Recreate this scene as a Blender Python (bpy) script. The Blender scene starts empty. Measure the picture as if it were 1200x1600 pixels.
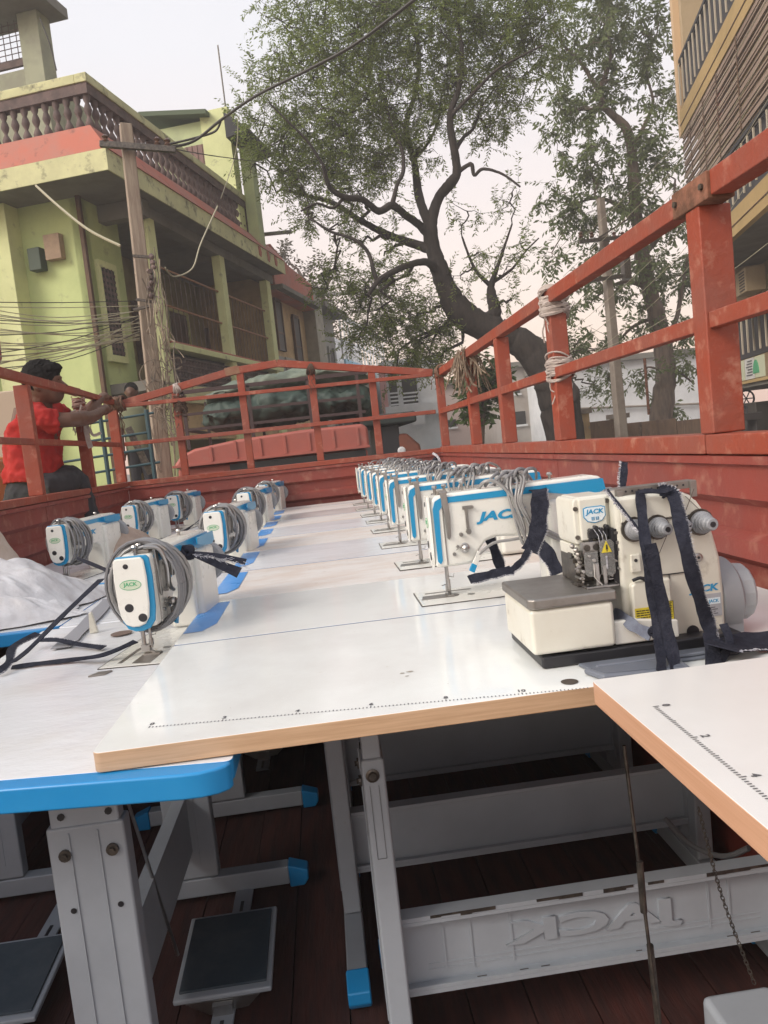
import bpy, math, random
import numpy as np
from mathutils import Vector, Matrix, noise
random.seed(7); rng = np.random.default_rng(7)
scene = bpy.context.scene
COL = scene.collection
# ---------------------------------------------------------------- camera
F, CX, CY = 1200.0, 600.0, 800.0
M = np.array([[0.991, 0.113, 0.074], [-0.083, 0.078, 0.994], [-0.107, 0.990, -0.087]])
def _basis():
    r1 = np.array([-100., 94., 1200.]); r2 = np.array([900., 202., 1200.])
    y = r1/np.linalg.norm(r1); u = np.cross(r2, r1); u /= np.linalg.norm(u)
    if u[1] < 0: u = -u
    x = np.cross(u, y)
    if x[0] < 0: x = -x
    return np.array([x, y, u])
M = _basis(); EYE = np.array([0, 0, 2.27])
cam_d = bpy.data.cameras.new('camera'); cam = bpy.data.objects.new('camera', cam_d); COL.objects.link(cam)
cam_d.sensor_fit = 'HORIZONTAL'; cam_d.sensor_width = 36; cam_d.lens = 36
cam_d.clip_start = 0.02; cam_d.clip_end = 3000
cm = Matrix.Identity(4)
for i in range(3):
    cm[i][0] = M[i][0]; cm[i][1] = M[i][1]; cm[i][2] = -M[i][2]; cm[i][3] = EYE[i]
cam.matrix_world = cm
scene.camera = cam
# ---------------------------------------------------------------- world, sun, exposure
SUN_EL, SUN_ROT = math.radians(36), math.radians(-118)
w = bpy.data.worlds.new('World'); scene.world = w; w.use_nodes = True
nt = w.node_tree; nt.nodes.clear()
out = nt.nodes.new('ShaderNodeOutputWorld')
sky = nt.nodes.new('ShaderNodeTexSky'); sky.sky_type = 'NISHITA'; sky.sun_disc = False
sky.sun_elevation = SUN_EL; sky.sun_rotation = SUN_ROT; sky.dust_density = 4; sky.air_density = 1.5
bg = nt.nodes.new('ShaderNodeBackground'); bg.inputs[1].default_value = 0.05
nt.links.new(sky.outputs[0], bg.inputs[0])
tc = nt.nodes.new('ShaderNodeTexCoord'); sep = nt.nodes.new('ShaderNodeSeparateXYZ')
nt.links.new(tc.outputs['Generated'], sep.inputs[0])
ramp = nt.nodes.new('ShaderNodeValToRGB'); nt.links.new(sep.outputs[2], ramp.inputs[0])
cr = ramp.color_ramp
cr.elements[0].position = 0.0; cr.elements[0].color = (0.94, 0.64, 0.53, 1)
cr.elements[1].position = 1.0; cr.elements[1].color = (0.72, 0.74, 0.77, 1)
e = cr.elements.new(0.20); e.color = (0.98, 0.75, 0.64, 1)
e = cr.elements.new(0.45); e.color = (0.86, 0.81, 0.79, 1)
nz = nt.nodes.new('ShaderNodeTexNoise'); nz.inputs['Scale'].default_value = 1.6; nz.inputs['Detail'].default_value = 5
nt.links.new(tc.outputs['Generated'], nz.inputs[0])
mr = nt.nodes.new('ShaderNodeMapRange'); mr.inputs[3].default_value = 0.94; mr.inputs[4].default_value = 1.06
nt.links.new(nz.outputs[0], mr.inputs[0])
vm = nt.nodes.new('ShaderNodeVectorMath'); vm.operation = 'SCALE'
nt.links.new(ramp.outputs[0], vm.inputs[0]); nt.links.new(mr.outputs[0], vm.inputs['Scale'])
bg2 = nt.nodes.new('ShaderNodeBackground'); bg2.inputs[1].default_value = 0.605
nt.links.new(vm.outputs[0], bg2.inputs[0])
ad = nt.nodes.new('ShaderNodeAddShader'); nt.links.new(bg.outputs[0], ad.inputs[0]); nt.links.new(bg2.outputs[0], ad.inputs[1])
nt.links.new(ad.outputs[0], out.inputs[0])
sl = bpy.data.lights.new('sun', 'SUN'); sun = bpy.data.objects.new('sun', sl); COL.objects.link(sun)
sl.energy = 1.5; sl.angle = math.radians(25); sl.color = (1.0, 0.94, 0.88)
sd = Vector((math.sin(SUN_ROT)*math.cos(SUN_EL), math.cos(SUN_ROT)*math.cos(SUN_EL), math.sin(SUN_EL)))
sun.rotation_euler = sd.to_track_quat('Z', 'Y').to_euler()
scene.view_settings.view_transform = 'Standard'; scene.view_settings.look = 'None'
scene.view_settings.exposure = 0.74; scene.view_settings.gamma = 1
scene.view_settings.use_curve_mapping = False
# ---------------------------------------------------------------- measuring helpers (photograph -> place)
def ray(px, py): return M @ np.array([px-CX, CY-py, F])
def onz(px, py, z):
    r = ray(px, py); return Vector(EYE + r*(z-EYE[2])/r[2])
def ony(px, py, y):
    r = ray(px, py); return Vector(EYE + r*y/r[1])
def onx(px, py, x):
    r = ray(px, py); return Vector(EYE + r*x/r[0])
def onp(px, py, p0, n):
    r = ray(px, py); return Vector(EYE + r*((np.array(p0)-EYE) @ np.array(n))/(r @ np.array(n)))
# ---------------------------------------------------------------- mesh builder
class G:
    def __init__(s): s.v = []; s.f = []; s.m = []; s.mi = 0; s.T = None
    def add(s, vs, fs):
        b = len(s.v)
        for p in vs:
            p = Vector(p); s.v.append(s.T @ p if s.T is not None else p)
        for f in fs: s.f.append([b+i for i in f]); s.m.append(s.mi)
        return s
    def box(s, x0, x1, y0, y1, z0, z1):
        return s.add([(x0,y0,z0),(x1,y0,z0),(x1,y1,z0),(x0,y1,z0),(x0,y0,z1),(x1,y0,z1),(x1,y1,z1),(x0,y1,z1)],
                     [(3,2,1,0),(4,5,6,7),(0,1,5,4),(1,2,6,5),(2,3,7,6),(3,0,4,7)])
    def bar(s, p, q, wd, ht, up=(0,0,1)):
        p = Vector(p); q = Vector(q); d = (q-p).normalized(); up = Vector(up)
        sd = d.cross(up)
        if sd.length < 1e-5: sd = d.cross(Vector((0,1,0)))
        sd.normalize(); u = sd.cross(d).normalized(); a = sd*wd/2; b = u*ht/2
        vs = [p-a-b, p+a-b, p+a+b, p-a+b, q-a-b, q+a-b, q+a+b, q-a+b]
        return s.add(vs, [(0,1,2,3),(7,6,5,4),(0,4,5,1),(1,5,6,2),(2,6,7,3),(3,7,4,0)])
    def tube(s, pts, r, n=8, cap=True):
        pts = [Vector(p) for p in pts]; k = len(pts)
        if not hasattr(r, '__len__'): r = [r]*k
        d0 = (pts[1]-pts[0]).normalized()
        u = d0.cross(Vector((0.13, 0.21, 0.97))); 
        if u.length < 1e-3: u = d0.cross(Vector((1,0,0)))
        u.normalize(); vs = []; fs = []
        for i, p in enumerate(pts):
            d = (pts[min(i+1,k-1)]-pts[max(i-1,0)])
            if d.length < 1e-9: d = d0.copy()
            d.normalize(); u = (u - d*u.dot(d)); 
            if u.length < 1e-6: u = d.orthogonal()
            u.normalize(); w_ = d.cross(u)
            for j in range(n):
                a = 2*math.pi*j/n; vs.append(p + (u*math.cos(a)+w_*math.sin(a))*r[i])
        for i in range(k-1):
            for j in range(n):
                j2 = (j+1) % n; fs.append((i*n+j, i*n+j2, (i+1)*n+j2, (i+1)*n+j))
        if cap: fs.append(tuple(range(n-1,-1,-1))); fs.append(tuple((k-1)*n+j for j in range(n)))
        return s.add(vs, fs)
    def cyl(s, p, q, r, r2=None, n=16): return s.tube([p, q], [r, r if r2 is None else r2], n)
    def prism(s, poly, a, b, ax='y'):
        n = len(poly)
        def mk(u, v, t): return {'y': (u,t,v), 'x': (t,u,v), 'z': (u,v,t)}[ax]
        vs = [mk(u,v,a) for u,v in poly]+[mk(u,v,b) for u,v in poly]
        fs = [tuple(range(n-1,-1,-1)), tuple(range(n,2*n))]
        for i in range(n): fs.append((i,(i+1)%n,n+(i+1)%n,n+i))
        return s.add(vs, fs)
    def lathe(s, prof, c, ax=(0,0,1), n=16):
        ax = Vector(ax).normalized(); u = ax.orthogonal().normalized(); w_ = ax.cross(u); c = Vector(c)
        vs = []; fs = []; k = len(prof)
        for r, h in prof:
            for j in range(n):
                a = 2*math.pi*j/n; vs.append(c+ax*h+(u*math.cos(a)+w_*math.sin(a))*r)
        for i in range(k-1):
            for j in range(n):
                j2 = (j+1) % n; fs.append((i*n+j, i*n+j2, (i+1)*n+j2, (i+1)*n+j))
        fs.append(tuple(range(n-1,-1,-1))); fs.append(tuple((k-1)*n+j for j in range(n)))
        return s.add(vs, fs)
    def ribbon(s, pts, wd, normal=None, th=0.0015, wdir=None):
        """flat strip of cloth with thickness along pts; wdir = width directions"""
        pts = [Vector(p) for p in pts]; k = len(pts); L = []; R = []; N = []
        for i, p in enumerate(pts):
            d = (pts[min(i+1,k-1)]-pts[max(i-1,0)]).normalized()
            nn = Vector(normal[i] if isinstance(normal, list) else normal)
            a = d.cross(nn).normalized(); nn = a.cross(d).normalized()
            ww = wd[i] if hasattr(wd, '__len__') else wd
            L.append(p-a*ww/2); R.append(p+a*ww/2); N.append(nn*th/2)
        vs = []
        for i in range(k): vs += [L[i]-N[i], R[i]-N[i], R[i]+N[i], L[i]+N[i]]
        fs = [(0,1,2,3), tuple(4*(k-1)+j for j in (3,2,1,0))]
        for i in range(k-1):
            for j in range(4): fs.append((4*i+j, 4*(i+1)+j, 4*(i+1)+(j+1)%4, 4*i+(j+1)%4))
        return s.add(vs, fs)
    def mesh(s, name, mats, smooth=None):
        me = bpy.data.meshes.new(name); me.from_pydata([tuple(p) for p in s.v], [], s.f); 
        if not isinstance(mats, (list, tuple)): mats = [mats]
        for m in mats: me.materials.append(m)
        if len(mats) > 1: me.polygons.foreach_set('material_index', s.m)
        me.update()
        import bmesh
        bm = bmesh.new(); bm.from_mesh(me); bmesh.ops.recalc_face_normals(bm, faces=bm.faces); bm.to_mesh(me); bm.free()
        if smooth is not None:
            me.shade_smooth(); me.set_sharp_from_angle(angle=math.radians(smooth))
        return me
    def build(s, name, mats, parent=None, smooth=None, bevel=0, seg=2):
        o = bpy.data.objects.new(name, s.mesh(name, mats, smooth if not bevel else (smooth or 35))); COL.objects.link(o)
        if parent: o.parent = parent
        if bevel:
            b = o.modifiers.new('bevel', 'BEVEL'); b.width = bevel; b.segments = seg; b.limit_method = 'ANGLE'; b.angle_limit = math.radians(35); b.harden_normals = True
        return o
def thing(name, label, cat, loc=(0,0,0), rz=0, group=None):
    o = bpy.data.objects.new(name, None); COL.objects.link(o); o.empty_display_size = .1
    o.location = loc; o.rotation_euler = (0,0,rz); tag(o, label, cat, group); return o
def tag(o, label=None, cat=None, group=None, kind=None):
    if label: o['label'] = label
    if cat: o['category'] = cat
    if group: o['group'] = group
    if kind: o['kind'] = kind
    return o
def struct(o): o['kind'] = 'structure'; return o
def copy_tree(o, parent=None):
    c = o.copy(); COL.objects.link(c)
    if parent: c.parent = parent
    for ch in list(o.children): copy_tree(ch, c)
    return c
def piece(name, mesh, parent, loc=(0,0,0), rot=(0,0,0), sc=(1,1,1)):
    o = bpy.data.objects.new(name, mesh); COL.objects.link(o); o.parent = parent
    o.location = loc; o.rotation_euler = rot; o.scale = sc; return o
def smoothpts(pts, n=6):
    P = [Vector(p) for p in pts]; Q = [P[0]] + P + [P[-1]]; r = []
    for i in range(1, len(Q)-2):
        for k in range(n):
            t = k/n; a, b, c, d = Q[i-1], Q[i], Q[i+1], Q[i+2]
            r.append(0.5*((2*b)+(c-a)*t+(2*a-5*b+4*c-d)*t*t+(3*b-a-3*c+d)*t**3))
    r.append(P[-1]); return r
def text_mesh(txt, size, ext=0.0005, shear=0.0, mirror=False, mat=None, bold=0.0, sx=1.0):
    c = bpy.data.curves.new('lettering', 'FONT'); c.body = txt; c.size = size; c.extrude = ext; c.shear = shear; c.offset = bold
    c.align_x = 'CENTER'; c.align_y = 'CENTER'; c.resolution_u = 3
    o = bpy.data.objects.new('lettering', c); COL.objects.link(o)
    bpy.context.view_layer.update()
    me = bpy.data.meshes.new_from_object(o.evaluated_get(bpy.context.evaluated_depsgraph_get()))
    bpy.data.objects.remove(o); me.transform(Matrix.Diagonal((-sx if mirror else sx, 1, 1, 1)))
    if mirror: me.flip_normals()
    me.materials.clear(); me.materials.append(mat); return me
# ---------------------------------------------------------------- materials
def mat(name, col, rough=0.6, metal=0.0, col2=None, scale=8.0, mix=(0.4,0.65), bump=0.0, bscale=None, detail=6, spec=0.5, stretch=None, coat=0.0, alpha=None, col3=None, scale3=40, mix3=(0.6,0.7), trans=0.0, coords='Object'):
    m = bpy.data.materials.new(name); m.use_nodes = True; t = m.node_tree; b = t.nodes['Principled BSDF']
    b.inputs['Base Color'].default_value = (*col, 1); b.inputs['Roughness'].default_value = rough; b.inputs['Metallic'].default_value = metal
    b.inputs['Specular IOR Level'].default_value = spec
    if coat: b.inputs['Coat Weight'].default_value = coat; b.inputs['Coat Roughness'].default_value = 0.1
    if trans: b.inputs['Transmission Weight'].default_value = trans
    if col2 is None and not bump: return m
    tcn = t.nodes.new('ShaderNodeTexCoord'); src = tcn.outputs[coords]
    if stretch:
        mp = t.nodes.new('ShaderNodeMapping'); mp.inputs['Scale'].default_value = stretch; t.links.new(src, mp.inputs[0]); src = mp.outputs[0]
    def nz_(sc, dt=detail):
        n = t.nodes.new('ShaderNodeTexNoise'); n.inputs['Scale'].default_value = sc; n.inputs['Detail'].default_value = dt; n.inputs['Roughness'].default_value = 0.65
        t.links.new(src, n.inputs[0]); return n.outputs[0]
    def step(s_, lo, hi):
        r = t.nodes.new('ShaderNodeMapRange'); r.inputs[1].default_value = lo; r.inputs[2].default_value = hi; t.links.new(s_, r.inputs[0]); return r.outputs[0]
    cur = None
    if col2 is not None:
        mx = t.nodes.new('ShaderNodeMix'); mx.data_type = 'RGBA'; mx.inputs[6].default_value = (*col, 1); mx.inputs[7].default_value = (*col2, 1)
        t.links.new(step(nz_(scale), *mix), mx.inputs[0]); cur = mx.outputs[2]
    if col3 is not None:
        mx = t.nodes.new('ShaderNodeMix'); mx.data_type = 'RGBA'; t.links.new(cur, mx.inputs[6]); mx.inputs[7].default_value = (*col3, 1)
        t.links.new(step(nz_(scale3), *mix3), mx.inputs[0]); cur = mx.outputs[2]
    if cur is not None: t.links.new(cur, b.inputs['Base Color'])
    rr = t.nodes.new('ShaderNodeMapRange'); rr.inputs[3].default_value = max(0, rough-0.12); rr.inputs[4].default_value = min(1, rough+0.12)
    t.links.new(nz_(scale*0.7+1), rr.inputs[0]); t.links.new(rr.outputs[0], b.inputs['Roughness'])
    if bump:
        bp = t.nodes.new('ShaderNodeBump'); bp.inputs['Strength'].default_value = bump; bp.inputs['Distance'].default_value = 0.01
        t.links.new(nz_(bscale or scale*3), bp.inputs['Height']); t.links.new(bp.outputs[0], b.inputs['Normal'])
    return m
RED = mat('red_paint', (0.29,0.052,0.024), 0.55, col2=(0.25,0.070,0.045), scale=3.5, mix=(0.42,0.62), bump=0.45, bscale=18, col3=(0.40,0.17,0.115), scale3=16, mix3=(0.55,0.72))
REDP = mat('red_panel_paint', (0.25,0.044,0.030), 0.6, col2=(0.20,0.055,0.045), scale=2.2, mix=(0.4,0.66), bump=0.5, bscale=7, col3=(0.34,0.14,0.10), scale3=12, mix3=(0.54,0.74))
RUST = mat('rust_scuffs', (0.12,0.055,0.03), 0.9, col2=(0.30,0.13,0.08), scale=20, bump=0.4)
LAM = mat('white_laminate', (0.83,0.85,0.83), 0.13, col2=(0.72,0.72,0.70), scale=3, mix=(0.4,0.7), col3=(0.62,0.58,0.52), scale3=45, mix3=(0.68,0.80), bump=0.03, bscale=4)
LAM2 = mat('laminate_under_film', (0.76,0.775,0.80), 0.22, col2=(0.70,0.695,0.69), scale=5, mix=(0.5,0.75), col3=(0.62,0.60,0.58), scale3=34, mix3=(0.68,0.8), bump=0.35, bscale=5, stretch=(1,1.6,1))
DUSTY = mat('dusty_laminate', (0.73,0.70,0.67), 0.4, col2=(0.66,0.58,0.52), scale=5, mix=(0.42,0.62), col3=(0.36,0.26,0.2), scale3=26, mix3=(0.64,0.72), bump=0.05, stretch=(1,2.5,1))
BEECH = mat('beech_edging', (0.60,0.40,0.25), 0.5, col2=(0.50,0.32,0.19), scale=5, mix=(0.35,0.65), stretch=(2,2,60), bump=0.05)
BLUE = mat('blue_plastic', (0.010,0.235,0.56), 0.32, col2=(0.02,0.27,0.60), scale=3, bump=0.02)
BLUEP = mat('blue_print', (0.05,0.29,0.74), 0.3, col2=(0.09,0.34,0.78), scale=14)
METL = mat('painted_leg_metal', (0.37,0.41,0.46), 0.42, col2=(0.32,0.355,0.40), scale=4, bump=0.03, col3=(0.30,0.31,0.32), scale3=30, mix3=(0.68,0.75))
WHITE = mat('machine_white', (0.78,0.78,0.73), 0.28, col2=(0.74,0.73,0.67), scale=5, mix=(0.4,0.7), col3=(0.50,0.46,0.38), scale3=25, mix3=(0.66,0.8), coat=0.3)
CREAM = mat('overlocker_cream', (0.70,0.69,0.61), 0.33, col2=(0.64,0.61,0.52), scale=6, mix=(0.4,0.7), col3=(0.36,0.31,0.24), scale3=22, mix3=(0.60,0.8), coat=0.2)
MBLUE = mat('machine_blue', (0.012,0.27,0.52), 0.3, coat=0.3)
STEEL = mat('brushed_steel', (0.46,0.45,0.44), 0.33, 1.0, col2=(0.34,0.32,0.30), scale=12, mix=(0.4,0.7), bump=0.03)
PLATE = mat('worn_table_plate', (0.33,0.31,0.29), 0.42, 0.8, col2=(0.24,0.22,0.20), scale=9, bump=0.04)
GREY = mat('grey_plastic', (0.30,0.31,0.33), 0.4, col2=(0.26,0.27,0.29), scale=6)
GREYC = mat('grey_cable', (0.20,0.20,0.21), 0.45, col2=(0.20,0.20,0.21), scale=30)
BLACK = mat('black_plastic', (0.02,0.02,0.024), 0.4)
NAVY = mat('navy_black_cloth', (0.018,0.020,0.032), 0.95, col2=(0.035,0.038,0.055), scale=60, bump=0.5, bscale=220, spec=0.2)
FRAY = mat('frayed_white_threads', (0.6,0.6,0.62), 0.95, col2=(0.25,0.25,0.3), scale=150, mix=(0.4,0.6))
YEL = mat('yellow_sticker', (0.72,0.60,0.04), 0.45, col2=(0.60,0.48,0.04), scale=20)
DARKM = mat('dark_oily_metal', (0.07,0.065,0.06), 0.38, 0.7, col2=(0.16,0.14,0.12), scale=40)
RUB = mat('blue_grey_rubber', (0.035,0.055,0.075), 0.7, col2=(0.06,0.08,0.10), scale=10, bump=0.1)
TRAY = mat('blue_grey_tray', (0.17,0.19,0.23), 0.4, col2=(0.14,0.155,0.19), scale=10)
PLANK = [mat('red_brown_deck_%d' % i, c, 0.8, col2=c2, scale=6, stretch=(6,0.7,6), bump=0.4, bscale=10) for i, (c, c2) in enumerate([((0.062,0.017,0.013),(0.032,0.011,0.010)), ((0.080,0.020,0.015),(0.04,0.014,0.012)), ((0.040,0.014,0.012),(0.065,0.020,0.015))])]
CLEAR = mat('scratched_clear_plastic', (0.75,0.76,0.75), 0.25, trans=0.85)
STICK = mat('green_outline_sticker', (0.55,0.62,0.48), 0.4)
GREENP = mat('green_print', (0.05,0.35,0.16), 0.4)
BADGE = mat('badge_white', (0.72,0.80,0.84), 0.3)
INK = mat('grey_ink', (0.10,0.10,0.11), 0.6)
PLINK = mat('nameplate_metal', (0.42,0.43,0.46), 0.4, col2=(0.36,0.37,0.4), scale=60)
# ================================================================ STREET (setting)
ROAD = mat('dusty_asphalt', (0.10,0.09,0.085), 0.9, col2=(0.17,0.145,0.12), scale=0.6, bump=0.3, bscale=30)
g = G(); g.add([(-900,-900,0),(900,-900,0),(900,900,0),(-900,900,0)], [(0,1,2,3)]); struct(g.build('street', ROAD))
# ================================================================ LORRY WE STAND BEHIND
T = 1.9; BED = 1.15; XL, XR, YF, YB = -1.37, 0.88, 5.55, 0.55
truck = thing('open_lorry_body', 'red open lorry body with ribbed sides and rail cage around the sewing tables', 'lorry', (0,0,0))
deckm = []
for k in range(3):
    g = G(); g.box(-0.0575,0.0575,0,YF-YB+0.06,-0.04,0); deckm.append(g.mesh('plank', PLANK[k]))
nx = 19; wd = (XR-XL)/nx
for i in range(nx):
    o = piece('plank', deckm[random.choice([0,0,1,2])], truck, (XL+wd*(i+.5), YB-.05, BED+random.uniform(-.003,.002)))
g = G()
for x in (XL+.3, XR-.3): g.box(x-.06,x+.06,YB,YF,BED-.24,BED-.06)
for i in range(8): g.box(XL,XR,YB+.1+i*.66,YB+.18+i*.66,BED-.058,BED-.044)
g.build('chassis_beam', RUST, truck); g = G(); g.box(XL,XR,YB-.04,YF,BED-.0439,BED-.0405); g.build('added_gap_blocker', BLACK, truck)  # black sheet added under the deck to block light through plank gaps
# ribbed wall profile: (offset outward, z)
prof = [(0,1.13),(0,1.30),(.03,1.325),(.03,1.42),(0,1.445),(0,1.50),(.03,1.525),(.03,1.60),(0,1.62),(0,1.68),(.03,1.70),(.03,1.77),(0,1.79),(0,1.845),(.028,1.865),(.028,1.925),(0,1.945),(0,1.985),(.028,2.0),(.028,2.055),(0,2.075),(0,2.145),(-.012,2.150),(-.012,2.166),(0.004,2.168)]
def wall(name, fn, a, b):
    g = G(); pr = prof; n = len(pr); vs = []; back = .06
    for t in (a, b):
        for o_, z in pr: vs.append(fn(o_, z, t))
        vs.append(fn(back, 2.168, t)); vs.append(fn(back, 1.13, t))
    k = n+2; fs = [(i, i+1, k+i+1, k+i) for i in range(k-1)] + [(k-1, 0, k, 2*k-1), tuple(range(k)), tuple(range(2*k-1, k-1, -1))]
    g.add(vs, fs); o = g.build(name, REDP, truck, smooth=20); return o
seams_R = [YB, 1.69, 2.83, 3.66, 4.42, YF]
for a, b in zip([YB,2.83,4.42],[2.83,4.42,YF]): wall('side_panel', lambda o_, z, t: (XR+o_, t, z), a+.002, b-.002)
for a, b in zip(seams_R[:-1], seams_R[1:]): g = G(); g.box(XR-.010, XR+.055, a+.003, b-.003, 2.170, 2.215); g.build('top_band', RED, truck, bevel=.004)
seams_L = [YB, 1.9, 2.9, 3.9, 4.78, YF]
for a, b in zip(seams_L[:-1], seams_L[1:]):
    wall('side_panel', lambda o_, z, t: (XL-o_, t, z), a+.003, b-.003)
    g = G(); g.box(XL-.055, XL+.010, a+.003, b-.003, 2.170, 2.205); g.build('top_band', RED, truck, bevel=.004)
wall('headboard_panel', lambda o_, z, t: (t, YF+o_, z), XL, XR)
g = G(); g.box(XL, XR, YF-.010, YF+.055, 2.170, 2.205); g.build('top_band', RED, truck, bevel=.004)
# posts
def post(x, y, z0, z1, w_, d_, scuff=True):
    g = G(); g.box(x-w_/2, x+w_/2, y-d_/2, y+d_/2, z0, z1)
    return g.build('post', RED, truck, bevel=.004)
RZ = 2.735
for y, w_, d_ in ((1.68,.075,.06),(2.80,.062,.07),(3.64,.062,.06),(4.42,.055,.06),(YF-.02,.055,.05),(0.75,.075,.06)):
    post(XR+.03, y, 2.216, RZ-.022, w_, d_)
for y, w_ in ((1.9,.05),(2.9,.05),(3.90,.05),(4.78,.045),(YF-.02,.045),(1.0,.05)):
    post(XL-.03, y, 2.206, RZ+.01, w_+.02, .045)
def archz(x):
    pts = [(XL,2.745),(-.56,2.90),(-.23,2.925),(XR,2.745)]
    for (a, za), (b, zb) in zip(pts[:-1], pts[1:]):
        if a <= x <= b: return za+(zb-za)*(x-a)/(b-a)
for x in (-.965,-.50,.0,.43): post(x, YF+.025, 2.206, archz(x)-.02, .05, .04)
# rails
def rail(p, q, w_, h_, name='rail'):
    g = G(); g.bar(p, q, w_, h_); return g.build(name, RED, truck, bevel=.003)
rail((XR+.02,YB,RZ+.008),(XR+.02,1.60,RZ+.008), .05,.052); rail((XR+.02,1.76,RZ+.008),(XR+.02,YF-.01,RZ-.005), .045,.048)
g = G(); g.box(XR-.012,XR+.05,1.60,1.76,RZ-.024,RZ+.034); g.build('rail_joint_sleeve', RUST, truck, bevel=.003)
g = G()
for y in (1.62,1.74): g.cyl((XR-.018,y,RZ+.006),(XR-.008,y,RZ+.006),.007,n=8)
g.build('bolt', DARKM, truck)
for a, b in ((YB,1.65),(1.71,2.765),(2.835,3.61),(3.67,4.39),(4.45,YF-.05)):
    rail((XR+.015,a,2.465),(XR+.015,b,2.465), .032,.036)
rail((XL-.02,YB,RZ+.055),(XL-.02,4.75,RZ+.04), .04,.042); rail((XL-.02,4.76,RZ+.04),(XL-.02,YF-.01,RZ+.03), .035,.036)
for a, b in ((YB,1.87),(1.93,2.87),(2.93,3.87),(3.93,4.75),(4.81,YF-.05)):
    rail((XL-.012,a,2.468),(XL-.012,b,2.468), .028,.03)
P = [(XL,YF+.02,2.745),(-.56,YF+.02,2.90),(-.23,YF+.02,2.925),(XR-.01,YF+.02,2.75)]
for i in range(3): rail(P[i], P[i+1], .04, .05)
rail((XL+.02,YF-.012,2.735),(XR-.02,YF-.012,2.735), .022, .026); rail((XL+.02,YF-.014,2.468),(XR-.02,YF-.014,2.468), .024, .028)
g = G(); g.bar((-.60,YF+.02,2.897),(-.50,YF+.02,2.909),.048,.056); g.build('worn_tape_patch', mat('dried_mud_tan', (0.28,0.16,0.10), .9, col2=(0.22,0.10,0.06), scale=30), truck)
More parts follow.
